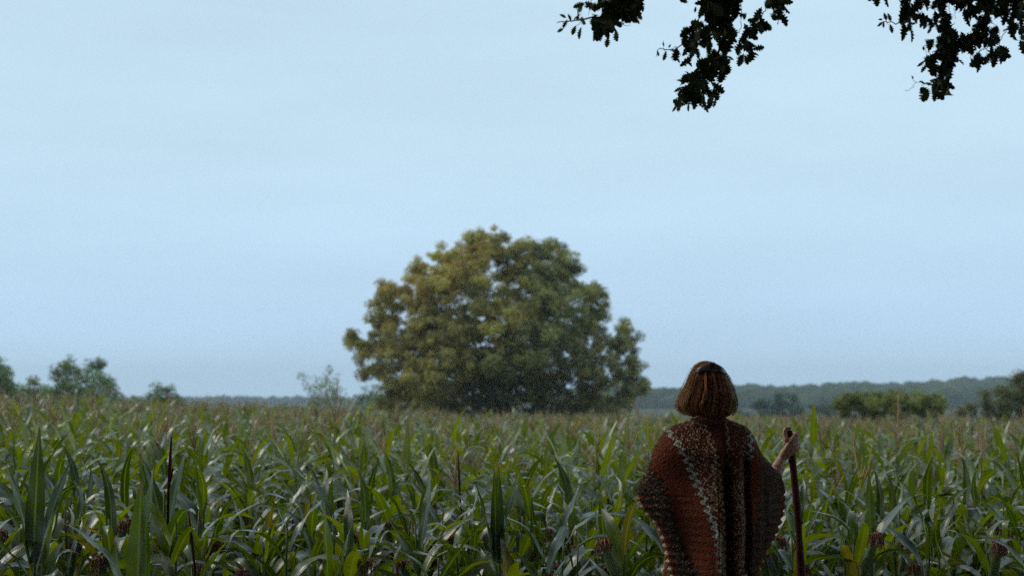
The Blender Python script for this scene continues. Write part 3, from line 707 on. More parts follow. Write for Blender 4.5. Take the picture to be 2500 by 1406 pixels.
lineB = [(1100, 1560), (1140, 1588), (1165, 1608), (1200, 1624), (1240, 1634), (1280, 1646), (1330, 1664), (1400, 1694), (1500, 1730)]
lineC = [(1025, 1700), (1045, 1718), (1070, 1726), (1120, 1735), (1180, 1742), (1240, 1745), (1300, 1748), (1500, 1752)]
lineD = [(1025, 1766), (1060, 1767), (1100, 1764), (1140, 1768), (1500, 1774)]
lineE = [(1045, 1836), (1070, 1828), (1090, 1823), (1115, 1818), (1200, 1814), (1500, 1812)]
lineG = [(1040, 1842), (1080, 1848), (1130, 1852), (1180, 1848), (1230, 1840), (1280, 1826), (1330, 1810), (1500, 1780)]
def knit_colour(x, y, rg):
    zz = lambda per, ph=0.0: (tri(y / per + ph) - 0.5)
    a, bb, c, d, e, g = (poly(l, y) for l in (lineA, lineB, lineC, lineD, lineE, lineG))
    rust = np.array([0.128, 0.027, 0.010]); brown = np.array([0.062, 0.013, 0.007]); cream = np.array([0.34, 0.215, 0.12]); mint = np.array([0.31, 0.335, 0.27])
    teal = np.array([0.026, 0.030, 0.023]); dark = np.array([0.014, 0.008, 0.006])
    xa = x + 16 * zz(19.5); xs_ = x + 13 * zz(18, 0.3)
    # left of B: mixed teal, cream and brown yarn
    if x < 1760:
        if xa < bb:
            k = rg.random(); col = teal if k < 0.34 else brown if k < 0.66 else cream * 0.55 if k < 0.78 else dark
            if xa > bb - 8: col = dark
        elif xa < a - 5: col = rust * (0.9 + 0.2 * math.sin(y * 1.15)) if rg.random() > 0.24 else brown * 1.4
        elif xa < a + 4.5: col = (mint if rg.random() < 0.88 else brown) * (0.9 if y < 1300 else 0.5)
        elif xs_ < c - 3:
            k = rg.random(); thr = 0.16 if y < 1170 else 0.30
            col = cream if k < thr else brown
        elif xs_ < c + 1.0: col = cream * 0.95 if y < 1260 else cream * 0.7
        elif x < d - 3 + 7 * zz(23):
            m_ = (tri(y / 34.0) * 9 + abs(x - (c + d) / 2)) ; col = rust * 0.75 if m_ < 6 and y < 1160 else brown * 0.85
        else: col = cream * 0.8 if y < 1130 else brown
    else:
        xd = x + 8 * zz(21, 0.2)
        if xd < d - 1.5: col = brown * 0.85
        elif xd < d + 1.8: col = cream * 0.85 if y < 1135 else brown
        elif xa < e - 5:
            k = rg.random(); col = cream * 0.8 if k < (0.10 if y < 1170 else 0.28) else brown
        elif xa < e + 4: col = mint * 0.9 if y < 1118 else rust * 0.8
        elif xa < g and y < 1400: col = rust * 1.15 if rg.random() > 0.2 else brown * 1.4
        else:
            k = rg.random(); col = teal if k < 0.36 else brown * 1.2 if k < 0.70 else cream * 0.32 if k < 0.84 else dark
    # crocheted edge
    if y > 1205:
        dl = x - poly(Lp, y); dr = poly(Rp, y) - x; dd = min(dl, dr)
        if dd < 3.5: col = cream * 1.1
        elif dd < 14 + 10 * (tri(y / 19) - 0.5): col = rust * 0.75
    return np.clip(col * 1.3 * rg.uniform(0.82, 1.18), 0.003, 0.8)
def fold_depth(x, y):
    f = 0
    t1 = float(sm(y, 1050, 1180))
    f -= 0.068 * math.exp(-((x - (1762 + 0.01 * (y - 1100))) / 9.5) ** 2) * t1
    f -= 0.078 * math.exp(-((x - (1812)) / 7.0) ** 2) * float(sm(y, 1075, 1150))
    f += 0.036 * math.exp(-((x - 1788) / 12) ** 2) * t1 + 0.022 * math.exp(-((x - 1742) / 11) ** 2) * t1
    f += 0.012 * math.sin((x - 1700) / 17.0 + (y - 1200) / 190.0) * t1 * (x < 1735) + 0.010 * math.sin((x - 1850) / 13.0 - (y - 1200) / 90.0) * t1 * (x > 1825)
    f -= 0.020 * math.exp(-((x - (1640 + 0.25 * (y - 1200))) / 12) ** 2) * float(sm(y, 1150, 1260))
    f -= 0.022 * math.exp(-((x - (1858 + 0.0 * (y - 1200))) / 8) ** 2) * float(sm(y, 1130, 1200))
    return f
def panel(side, ymax, n=230, mcol=230):
    """side -1: back panel (towards the camera), +1: front panel"""
    rg = np.random.default_rng(50 + side); ys_ = np.linspace(1022, ymax, n); V, C, K = [], [], []
    cream_s = {}
    for y in ys_:
        l, r = float(poly(Lp, y)), float(poly(Rp, y))
        if y > 1205:
            zg = 10.0 * (tri(y / 19.0) - 0.5); l += zg; r += zg * -1
        half = 0.07 + 0.11 * float(sm(y, 1022, 1110)) + 0.03 * float(sm(y, 1110, 1300)); tk = float(sm(y, 1060, 1190))
        for s in np.linspace(0, 1, mcol):
            x = l + (r - l) * s; u = 2 * s - 1
            prof = (1 - abs(u) ** 2.6) ** 0.55 * (1 - tk) + tk * (0.36 * (1 - abs(u) ** 5) ** 0.5 + 0.70 * math.exp(-(u / 0.64) ** 2) * (1 - u * u))
            dep = half * prof * (1.0 if side < 0 else 0.95)
            edgeo = (0.02 * float(sm(y, 1205, 1260)))        # the open sides below the elbows
            dd = dep + edgeo + (fold_depth(x, y) * prof if side < 0 else 0.02 * math.sin(x / 15) * prof * float(sm(y, 1050, 1200)))
            Yc = 6.45
            # pull the arm side forwards on the right where the arm reaches for the staff
            Yc += 0.10 * float(sm(x, 1840, 1915)) * float(sm(y, 1060, 1160))
            p = at(x, y, Yc); z = p.z; xw = p.x
            Yw = Yc + side * dd
            V.append((xw - PO[0], Yw - PO[1], z - PO[2])); K.append((x, y))
            C.append(None)
    # colours by stitch cell so that yarn flecks are a few millimetres wide
    cell = {}
    for i, (x, y) in enumerate(K):
        k = (int(x / 2.2), int(y / 2.6))
        if k not in cell: cell[k] = knit_colour(x, y, rg)
        C[i] = cell[k]
    hem = [(1600, 1600), (1736, 1600), (1741, 1384), (1762, 1396), (1790, 1388), (1806, 1396), (1822, 1388), (1850, 1398), (1900, 1400)]
    q = []
    for j in range(n - 1):
        for i in range(mcol - 1):
            a = j * mcol + i; x, y = K[a]
            if side < 0 and y > np.interp(x, [h[0] for h in hem], [h[1] for h in hem]) + 3 * (tri(x / 9.0) - 0.5): continue
            if y < 1036 and side > 0 and abs(x - 1732) < 30: continue
            q.append((a, a + 1, a + mcol + 1, a + mcol) if side < 0 else (a, a + mcol, a + mcol + 1, a + 1))
    return np.array(V), q, np.array(C)
knit_m, t_, b_ = mat('knitted wool')
a_ = N(t_, 'ShaderNodeAttribute', attribute_name='tint'); c_ = N(t_, 'ShaderNodeTexCoord')
mpn = N(t_, 'ShaderNodeMapping'); mpn.inputs['Scale'].default_value = (1, 0.4, 1); t_.links.new(c_.outputs['Object'], mpn.inputs[0])
vr = N(t_, 'ShaderNodeTexVoronoi'); vr.inputs['Scale'].default_value = 105; t_.links.new(mpn.outputs[0], vr.inputs['Vector'])
ns = noise(t_, 220, 3, c_.outputs['Object'])
cr = rampn(t_, ns.outputs[0], [(0.3, (0.6, 0.6, 0.6)), (0.6, (1.1, 1.1, 1.1)), (0.8, (1.5, 1.45, 1.4))])
t_.links.new(mul(t_, a_.outputs['Color'], cr.outputs[0]), b_.inputs['Base Color']); b_.inputs['Roughness'].default_value = 0.95
b_.inputs['Specular IOR Level'].default_value = 0.1; b_.inputs['Sheen Weight'].default_value = 0.08; b_.inputs['Sheen Tint'].default_value = (0.8, 0.5, 0.35, 1)
bump(t_, vr.outputs['Distance'], b_, 1.0, 0.006)
bb_ = Buf(); v_, q_, c__ = panel(-1, 1488); bb_.add(v_, q_, None, c__); v_, q_, c__ = panel(1, 1470, 120, 120); bb_.add(v_, q_, None, c__)
# loose wool fibres on the outline
rf = np.random.default_rng(8)
for k in range(900):
    y = rf.uniform(1035, 1400); sd = rf.random() < 0.5; x = float(poly(Lp if sd else Rp, y)) + (3 if sd else -3)
    Yc = 6.45 + 0.10 * float(sm(x, 1840, 1915)) * float(sm(y, 1060, 1160)) + rf.uniform(-0.03, 0.01)
    p = np.array(at(x, y, 6.4)); p[1] = Yc; p -= PO; d = np.array([(-1 if sd else 1) * rf.uniform(0.2, 1), -0.3, rf.uniform(-0.8, 0.8)]) * rf.uniform(0.006, 0.014)
    tube(bb_, [p, p + d * 0.6, p + d + np.array([0, 0, -0.003])], [0.0009, 0.0007, 0.0004], 3, (0.3, 0.12, 0.07) if rf.random() < 0.6 else (0.4, 0.3, 0.22), cap=False)
poncho = bb_.build('poncho', [knit_m], person); poncho['label'] = 'rust and brown knitted poncho with pale zigzag lines and crocheted hem'
# rolled collar
b = Buf(); th = np.linspace(0, 2 * np.pi, 40); cc_ = q3(1732, 1024, 6.45)
tube(b, [(cc_[0] + 0.078 * math.cos(a), cc_[1] + 0.078 * math.sin(a), cc_[2] - 0.005 + 0.008 * math.sin(a)) for a in th], 0.011, 8, (0.12, 0.03, 0.016), cap=False)
b.build('collar', [knit_m], poncho)
# skirt and boots
sk = simple('dark skirt cloth', [(0.3, (0.012, 0.010, 0.010)), (0.7, (0.03, 0.025, 0.024))], 40, 0.95, 0.3, 0.003, 0.1)
b = Buf(); n = 20; th = np.linspace(0, 2 * np.pi, 64, endpoint=False); V = []
for k in range(n):
    t = k / (n - 1); z = 0.97 - 0.80 * t; r1 = 0.135 + 0.02 * t + 0.17 * max(0, t - 0.25); r2 = 0.105 + 0.015 * t + 0.17 * max(0, t - 0.25)
    for a in th:
        f = 1 + 0.06 * t * math.sin(a * 9) ; V.append((0.0 + r1 * f * math.cos(a), r2 * f * math.sin(a), z))
q = [(j * 64 + i, j * 64 + (i + 1) % 64, (j + 1) * 64 + (i + 1) % 64, (j + 1) * 64 + i) for j in range(n - 1) for i in range(64)]
b.add(V, q); b.build('skirt', [sk], person)
boot = simple('boot leather', [(0.3, (0.03, 0.018, 0.01)), (0.7, (0.06, 0.035, 0.02))], 20, 0.5)
for sd in (-1, 1):
    me = skin_chain([[((sd * 0.10, -0.01, 0.30), 0.056), ((sd * 0.10, -0.01, 0.14), 0.048), ((sd * 0.10, 0.0, 0.055), 0.052), ((sd * 0.10, 0.10, 0.045), (0.045, 0.040)), ((sd * 0.11, 0.17, 0.038), (0.042, 0.032))]]); me.materials.append(boot)
    link(bpy.data.objects.new('boot', me), person)
# bracelet
b = Buf(); bc = np.array(wrR) * 0.68 + np.array(elR) * 0.32; bd = np.array(wrR) - np.array(elR); bd /= np.linalg.norm(bd)
bu = np.cross(bd, ay); bu /= np.linalg.norm(bu); bv = np.cross(bd, bu)
tube(b, [bc + 0.0285 * (math.cos(a) * bu + math.sin(a) * bv) for a in np.linspace(0, 2 * np.pi, 30)], 0.0028, 6, cap=False)
dkm = simple('dark leather', [(0.3, (0.02, 0.010, 0.007)), (0.7, (0.05, 0.025, 0.016))], 30, 0.35, 0.3, 0.002)
b.build('bracelet', [dkm], person)
# light sleeve showing under the bracelet
b = Buf(); tube(b, [np.array(elR) + bd * 0.01, np.array(elR) * 0.7 + np.array(wrR) * 0.3, np.array(elR) * 0.45 + np.array(wrR) * 0.55], [0.043, 0.040, 0.036], 14, cap=False)
slv = simple('pale cotton', [(0.3, (0.22, 0.17, 0.13)), (0.7, (0.34, 0.28, 0.22))], 60, 0.9, 0.4, 0.003)
b.build('sleeve', [slv], person)

# hair --------------------------------------------------------------
HL = [(880, 1722), (883, 1713), (888, 1705), (895, 1698), (905, 1692), (920, 1686), (940, 1677), (960, 1668), (980, 1659), (993, 1657), (1001, 1661), (1008, 1669), (1014, 1680), (1020, 1693), (1026, 1704)]
HR = [(880, 1733), (883, 1744), (888, 1753), (895, 1761), (905, 1769), (920, 1778), (930, 1783), (950, 1790), (970, 1795), (985, 1797), (1000, 1795), (1010, 1791), (1016, 1786), (1021, 1776), (1027, 1764)]
HYC = 6.475
def hair_pt(th, y, off=0.0):
    """th: angle from straight back (-pi..pi), y: photo row"""
    l, r = float(poly(HL, y)), float(poly(HR, y)); k = 6.43 / F
    cx = (l + r) / 2; hw = (r - l) / 2 * k - 0.012
    dp = 0.115 * float(np.interp(y, [880, 883, 888, 895, 905, 920, 950, 985, 1005, 1023], [0.06, 0.26, 0.42, 0.58, 0.74, 0.90, 1.03, 1.08, 1.0, 0.72]))
    c = np.array(at(cx, y, 6.43))
    flare = 0.010 * math.sin(th * 3.1 + y * 0.02) + 0.006 * math.sin(th * 8.3 + y * 0.05)
    return np.array([c[0] + (hw + off) * math.sin(th), HYC - (dp + off + flare * 0.4) * math.cos(th), c[2]]) - PO
b = Buf(); V = []; rows_ = np.linspace(880, 1021, 34); cols_ = np.linspace(-2.25, 2.25, 64)
for y in rows_:
    for th in cols_:
        V.append(hair_pt(th, y, -0.007 + 0.003 * math.sin(th * 17 + y * 0.03)))
q = [(j * 64 + i, j * 64 + i + 1, (j + 1) * 64 + i + 1, (j + 1) * 64 + i) for j in range(33) for i in range(63)]
b.add(V, q, None, (0.12, 0.05, 0.025))
hair_m, t_, b_ = mat('auburn blonde hair'); a_ = N(t_, 'ShaderNodeAttribute', attribute_name='tint')
t_.links.new(a_.outputs['Color'], b_.inputs['Base Color']); b_.inputs['Roughness'].default_value = 0.45; b_.inputs['Specular IOR Level'].default_value = 0.3
rh = np.random.default_rng(3)
for k in range(4200):
    th = rh.uniform(-2.2, 2.2); lock = round(th * 7) ; lr = math.sin(lock * 12.9898) * 43758.5453; lr -= math.floor(lr)
    off = abs(rh.normal(0, 0.003)) + 0.009 * lr; y0 = rh.uniform(881, 903) if rh.random() < 0.75 else rh.uniform(905, 970); y1 = 1023 - 11 * math.sin(th) ** 2 + 7 * lr + rh.normal(0, 4.0)
    sw = (lr - 0.5) * 0.24 + rh.normal(0, 0.05); ys_ = np.linspace(y0, y1, 12); am = 0.05 + 0.06 * lr
    P = []
    for i, y in enumerate(ys_):
        t_i = i / 11; tt_ = th * (1 + 0.0 * t_i) + sw * t_i ** 1.5 + am * math.sin(y * 0.055 + lr * 6.28) * t_i + (lock / 7 - th) * 0.35 * math.sin(math.pi * t_i)
        P.append(hair_pt(tt_, y, off + 0.004 * math.sin(y * 0.07 + lr * 9) * t_i - (0.006 + 0.016 * lr) * max(0, t_i - 0.75) / 0.25))
    g = 0.10 + 0.36 * lr ** 1.5 + 0.35 * (abs(th) > 0.8) + rh.normal(0, 0.22); g = min(max(g, 0), 1)  # sides lighter: own gold mixed with backlight painted into the strand colour
    col = np.array([0.22, 0.050, 0.016]) * (1 - g) + np.array([0.68, 0.290, 0.085]) * g
    tube(b, P, np.array([0.6, 1, 1, 1, 1, 1, 1, 1, 1, 0.9, 0.7, 0.3]) * 0.0010, 3, col, cap=False)
# hair combed back over the top of the head into the clip
for k in range(500):
    u = rh.uniform(-1, 1); x0 = 1728 + 27 * u; P = []
    for t_i in np.linspace(0, 1, 7):
        yy = 896 - 16 * math.sin(math.pi * 0.5 * (1 - t_i) ** 0.8) + 13 * u * u; p_ = np.array(at(x0 * (1 - 0.35 * t_i) + 1728 * 0.35 * t_i, yy + 2 * rh.normal() * 0.3, 6.43)) - PO
        p_[1] = 0.12 * (1 - t_i) - 0.065 * t_i + 0.02; P.append(p_)
    g = min(max(0.45 + rh.normal(0, 0.25), 0), 1); col = np.array([0.22, 0.050, 0.016]) * (1 - g) + np.array([0.68, 0.290, 0.085]) * g
    tube(b, P, 0.0011, 3, col, cap=False)
for k in range(320):                # flyaways
    th = rh.choice([-1, 1]) * rh.uniform(0.8, 1.9); y0 = rh.uniform(886, 960); y1 = min(1015, y0 + rh.uniform(30, 90)); o1 = rh.uniform(0.008, 0.026)
    P = [hair_pt(th + rh.normal(0, 0.01), y, o1 * math.sin(math.pi * min(1, (i + 1) / 7) * 0.6) + 0.003) for i, y in enumerate(np.linspace(y0, y1, 8))]
    tube(b, P, 0.0005, 3, (0.5, 0.33, 0.17), cap=False)
hair = b.build('hair', [hair_m], person); hair['label'] = 'reddish blonde chin length bob gathered under a clip'
# hair clip
b = Buf(); V = []; n1, n2 = 26, 7
for i in range(n1):
    t = i / (n1 - 1); px = 1700 + 64 * t; dip = 7 * (2 * t - 1) ** 2 + 3 * t
    low_ = hair_pt(math.asin(max(-0.93, min(0.93, (px - 1729) / 40))), 906 + dip * 0.5, 0.019)
    hgt = 0.034 * (1 - 0.55 * abs(2 * t - 1) ** 2.5)
    for j in range(n2):
        k_ = j / (n2 - 1); V.append(low_ + np.array([0, 0.010 * k_ * k_ + 0.003 * k_, hgt * k_ - dip * 0.0006]))
q = [(i * n2 + j, (i + 1) * n2 + j, (i + 1) * n2 + j + 1, i * n2 + j + 1) for i in range(n1 - 1) for j in range(n2 - 1)]
b.add(V, q); clip = b.build('hair_clip', [dkm], hair); so = clip.modifiers.new('t', 'SOLIDIFY'); so.thickness = 0.004; so.offset = 1
pin0, pin1 = np.array(pp(1685, 899, 6.37)) - PO, np.array(pp(1750, 905, 6.345)) - PO
b = Buf(); tube(b, [pin0, (pin0 + pin1) / 2 + np.array([0, -0.006, -0.002]), pin1], [0.0014, 0.0024, 0.0028], 8)
b.build('clip_pin', [dkm], hair)

# staff -------------------------------------------------------------
gs = stLow + sdir_ * ((stLow[2] - float(gz(stLow[0], stLow[1]))) / -sdir_[2])
stf = simple('dark red stained wood', [(0.3, (0.040, 0.008, 0.005)), (0.55, (0.085, 0.018, 0.010)), (0.75, (0.03, 0.008, 0.006))], 22, 0.65, 0.7, 0.004, 0.2)
n = 40; T = np.linspace(0, 1, n); rs = np.random.default_rng(6)
root = np.array([gs[0], gs[1], gs[2]]); Ltot = gs - stTop
P = np.array([stTop + Ltot * (0.006 + 0.994 * t) + np.array([0.006 * math.sin(t * 9), 0.006 * math.cos(t * 7), 0]) * math.sin(math.pi * t) for t in T]) - root
rad = 0.0158 + 0.003 * T + 0.0012 * np.sin(T * 31) + 0.0008 * rs.normal(size=n); rad[0] = 0.012; rad[1] = 0.0165
stick = empty('walking_staff', tuple(root)); tag(stick, "long dark red wooden staff upright in the person's raised hand", 'walking staff')
b = Buf(); tube(b, P, rad, 14); b.build('shaft', [stf], stick)
b = Buf()
for t0, a in ((0.12, 200), (0.31, 330), (0.52, 150), (0.7, 10)):
    c0 = P[int(t0 * n)]; d = np.array([math.cos(R(a)), math.sin(R(a)), 0.25]); tube(b, [c0 + d * 0.010, c0 + d * 0.019, c0 + d * 0.023], [0.010, 0.007, 0.003], 8)
b.build('knot', [stf], stick)

# ------------------------------------------------------------------ the oak whose branches hang into the picture
OB = (3.8, -1.2); oz = float(gz(*OB))
oak = empty('oak_tree', (OB[0], OB[1], oz)); tag(oak, 'overhanging oak with dark lobed leaves reaching in from the top right', 'tree')
OO = np.array([OB[0], OB[1], oz]); ro = np.random.default_rng(13)
b = Buf(); tr = np.array([[0, 0, -0.1], [0.02, 0.05, 0.4], [0.05, 0.0, 1.5], [-0.05, 0.1, 3.0], [-0.2, 0.0, 4.6], [-0.3, -0.1, 6.2], [-0.2, -0.3, 8.0], [0.1, -0.4, 10.0]])
tube(b, tr, [0.62, 0.46, 0.40, 0.36, 0.31, 0.24, 0.16, 0.07], 16); b.build('trunk', [M['oak_bark']], oak)
def curve(p0, p1, lift, n=12, wob=0.12):
    t = np.linspace(0, 1, n)[:, None]; P = (1 - t) * p0 + t * p1 + np.array([0, 0, lift]) * 4 * t * (1 - t); P[1:-1] += ro.normal(0, wob, (n - 2, 3)); return P
YB = 8.7
limb_ends = []
b = Buf()
for z0, end, lift in ((4.7, at(1500, -190, 8.9), 0.8), (5.1, at(1760, -170, 8.5), 0.7), (4.4, at(2330, -130, 8.6), 0.3), (5.8, Vector((-3.5, 2.0, 6.6)), 1.2), (6.2, Vector((-4.0, -5.0, 6.0)), 1.3), (6.6, Vector((3.2, -4.5, 7.2)), 1.0), (6.4, Vector((9.5, 4.5, 7.2)), 1.0), (6.0, Vector((10.8, -1, 7.0)), 1.0), (7.0, Vector((3.0, 7.0, 8.0)), 0.8)):
    p0 = OO + np.array([np.interp(z0, tr[:, 2], tr[:, 0]), np.interp(z0, tr[:, 2], tr[:, 1]), z0]); p1 = np.array(end)
    P = curve(p0, p1, lift) - OO; limb_ends.append(P + OO); tube(b, P, np.linspace(0.17, 0.02, len(P)), 8)
b.build('limb', [M['oak_bark']], oak)
# lobed leaf outline (half), base to tip
hf = [(0.0, 0.02), (0.10, 0.05), (0.20, 0.17), (0.27, 0.10), (0.36, 0.29), (0.45, 0.14), (0.55, 0.35), (0.65, 0.17), (0.75, 0.30), (0.83, 0.14), (0.92, 0.15), (1.0, 0.015)]
def oak_leaf(buf, p, d, nrm, L, col, wid=1.0, bend=0.25):
    d = d / np.linalg.norm(d); nrm = nrm - d * np.dot(nrm, d); nrm /= np.linalg.norm(nrm) + 1e-9; s = np.cross(d, nrm); V = []
    for t, w_ in hf:
        c = p + d * t * L - nrm * bend * L * t * t
        V += [c + s * w_ * L * wid + nrm * w_ * L * 0.25, c, c - s * w_ * L * wid + nrm * w_ * L * 0.25]
    q = []
    for i in range(len(hf) - 1):
        a = 3 * i; q += [(a, a + 1, a + 4, a + 3), (a + 1, a + 2, a + 5, a + 4)]
    buf.add(V, q, None, col)
def spray(label, blobs, sc_, ox, oy, twigs, Y, thin, limb):
    """blobs x,y,r in a zoomed view of the photograph -> leaf clusters with their own depth; twigs join them"""
    lb = Buf(); tb_ = Buf()
    conv = lambda x, y, dy=0.0: np.array(at(ox + x / sc_, oy + y / sc_, Y + dy))
    for (x, y, r) in blobs:
        n = max(2, int(r * r / 820 * (150 / 150) * (1.0 if sc_ < 5 else 0.62))); dyc = ro.uniform(-0.25, 0.25)
        core = conv(x, y, dyc) + np.array([0, 0, 0.25 * r / sc_ / F * Y])
        for k in range(n):
            a = ro.uniform(0, 6.28); rr_ = r * math.sqrt(ro.random()) * 0.85; p = conv(x + rr_ * math.cos(a), y + rr_ * math.sin(a), dyc + ro.uniform(-0.12, 0.12))
            d = (p - core) * 5 / (r / sc_ / F * Y + 1e-3) * 0.25 + np.array([ro.normal() * 0.5, ro.normal() * 0.6, -0.75 + ro.normal() * 0.35])
            d /= np.linalg.norm(d)
            L = ro.uniform(0.075, 0.125); nr = ro.normal(0, 0.8, 3)
            nr[1] -= 1.1
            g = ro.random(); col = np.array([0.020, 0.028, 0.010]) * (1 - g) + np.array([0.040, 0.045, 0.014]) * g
            st_ = p - d * L * 0.5
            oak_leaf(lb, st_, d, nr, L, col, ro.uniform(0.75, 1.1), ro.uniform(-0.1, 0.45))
            stem = core + (st_ - core) * 0.35 + ro.normal(0, 0.006, 3)
            tube(tb_, [stem, (stem + st_) / 2 + np.array([0, 0, 0.006]), st_], [0.0022, 0.0014, 0.001], 3, cap=False)
    for (x, y, ang, L) in thin:          # single leaves on the outline
        p = conv(x, y, ro.uniform(-0.1, 0.1)); d = np.array([math.cos(R(ang)), ro.normal() * 0.2, -math.sin(R(ang))]); d /= np.linalg.norm(d)
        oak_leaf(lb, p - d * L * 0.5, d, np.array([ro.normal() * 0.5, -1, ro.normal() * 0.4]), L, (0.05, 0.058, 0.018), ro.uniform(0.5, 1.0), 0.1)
    for tw in twigs:
        pts = [conv(x, y, 0.05) for x, y in tw[1:]]; P = []
        for a, c in zip(pts[:-1], pts[1:]):
            for k in range(4): P.append(a + (c - a) * k / 4 + ro.normal(0, 0.004, 3))
        P.append(pts[-1]); tube(tb_, P, np.linspace(tw[0], max(0.0012, tw[0] * 0.3), len(P)), 5, cap=False)
    # join up to the limb
    for tw in twigs:
        if tw[1][1] > 5: continue
        a = conv(tw[1][0], tw[1][1], 0.05); e = limb[np.argmin(np.linalg.norm(limb - (a + np.array([0, 0, 0.3])), axis=1))]
        t = np.linspace(0, 1, 7)[:, None]; P = (1 - t) * e + t * a + ro.normal(0, 0.02, (7, 3)) * (t * (1 - t) * 4); P[-1] = a
        tube(tb_, P, np.linspace(0.02, tw[0], 7), 5, cap=False)
    for b_2 in (lb, tb_):
        for i in range(len(b_2.v)): b_2.v[i] = b_2.v[i] - OO.astype(np.float32)
    br_ = tb_.build('branch', [M['oak_bark']], oak); br_['label'] = label
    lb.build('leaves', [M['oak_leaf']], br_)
spray('small leafy branch tip, leftmost of the three hanging in',
      [(700, 60, 170), (800, 100, 110), (560, 60, 90), (600, 200, 110), (550, 260, 95), (460, 210, 70), (560, 350, 60), (450, 300, 40), (820, 180, 70), (920, 40, 60), (350, 75, 60), (300, 150, 50), (440, 60, 55), (690, 240, 45), (330, 220, 40), (890, 190, 35), (750, -80, 170), (560, -80, 120)],
      4.167, 1340, 0, [(0.009, (760, -30), (640, 90), (500, 180), (340, 200), (200, 220), (80, 235)), (0.004, (500, 180), (560, 280), (590, 400)), (0.003, (640, 90), (800, 120), (900, 190)), (0.002, (660, 250), (685, 300), (690, 420)), (0.002, (700, 220), (770, 270), (830, 265)), (0.0015, (200, 220), (165, 250), (100, 320)), (0.002, (340, 200), (260, 280), (240, 340)), (0.002, (420, -5), (440, 60), (400, 160))],
      YB + 0.2, [(685, 365, 88, 0.085), (595, 430, 100, 0.07), (315, 340, 105, 0.085), (255, 310, 110, 0.07), (165, 245, 120, 0.06), (120, 310, 150, 0.05), (140, 165, 30, 0.05), (210, 180, 60, 0.05), (300, 60, 160, 0.07), (890, 200, 60, 0.07)], limb_ends[0])
spray('long leafy branch hanging lowest, middle one of the three',
      [(1700, -60, 190), (1640, 50, 120), (1780, 60, 130), (1720, 150, 130), (1760, 240, 110), (1800, 330, 105), (1830, 420, 80), (1760, 390, 60), (1560, 310, 100), (1640, 340, 80), (1470, 350, 85), (1420, 430, 85), (1530, 430, 75), (1390, 370, 50), (1290, 500, 55), (1270, 560, 45), (1430, 530, 45), (1600, 420, 50),
       (1680, 590, 80), (1750, 640, 95), (1790, 700, 50), (1560, 670, 75), (1640, 700, 90), (1570, 780, 95), (1500, 780, 60), (1480, 860, 85), (1550, 900, 90), (1450, 940, 90), (1530, 990, 80), (1390, 960, 55), (1360, 1010, 50), (1310, 1070, 40), (1680, 900, 55), (1690, 980, 60), (1650, 1010, 45), (1570, 1030, 40), (1430, 1050, 40), (1740, 760, 40), (1420, 640, 40), (1400, 770, 40),
       (1900, 90, 45), (1960, 170, 45), (2330, 60, 85), (2330, 170, 65), (2400, 30, 45), (2270, 10, 60), (2150, 200, 75), (2190, 270, 50), (2080, 250, 50), (2040, 310, 60), (2010, 400, 60), (2020, 470, 55), (1950, 500, 55), (1980, 590, 55), (2050, 540, 40), (1380, -10, 40), (2340, -70, 120), (1900, -70, 90)],
      4.167, 1340, 0, [(0.013, (1710, -60), (1700, 100), (1740, 260), (1780, 380), (1740, 500), (1690, 600), (1560, 780), (1450, 900), (1330, 1050)), (0.006, (1700, 240), (1560, 320), (1420, 420), (1260, 520), (1130, 490), (1090, 580)), (0.003, (1945, -10), (1960, 130), (1960, 260), (1930, 340), (1860, 270)), (0.004, (2230, -20), (2220, 80), (2140, 180), (2040, 280), (2000, 400), (1960, 520)), (0.0025, (2220, 80), (2300, 100), (2380, 180)), (0.003, (1560, 780), (1680, 860), (1720, 980)), (0.002, (1710, 700), (1715, 780), (1715, 860)), (0.002, (1600, 440), (1595, 600), (1600, 680)), (0.002, (1520, 500), (1530, 610), (1600, 640)), (0.0018, (1940, 420), (2000, 450), (2160, 500)), (0.002, (1830, 480), (1770, 540), (1700, 600)), (0.0015, (1160, 420), (1170, 490), (1190, 560))],
      YB, [(1540, 130, 95, 0.08), (1180, 570, 105, 0.065), (1110, 545, 70, 0.04), (2130, 495, -15, 0.09), (2095, 550, 20, 0.06), (1940, 620, 105, 0.08), (2010, 610, 80, 0.07), (1350, 825, 5, 0.07), (1320, 910, 150, 0.065), (1400, 770, 150, 0.07), (1420, 635, 45, 0.075), (1285, 1095, 120, 0.065), (1420, 1090, 95, 0.06), (1690, 1035, 100, 0.08), (1640, 1030, 95, 0.08), (1740, 915, 25, 0.07), (1840, 590, 30, 0.06), (1490, 100, 100, 0.04), (1310, 610, 55, 0.05), (2420, 25, 10, 0.08), (2170, 290, 95, 0.08), (2240, 270, 60, 0.06), (1520, 560, 95, 0.06), (1630, 500, 95, 0.07), (1775, 500, 100, 0.06), (1230, 470, 120, 0.03), (1165, 450, 80, 0.03)], limb_ends[1])
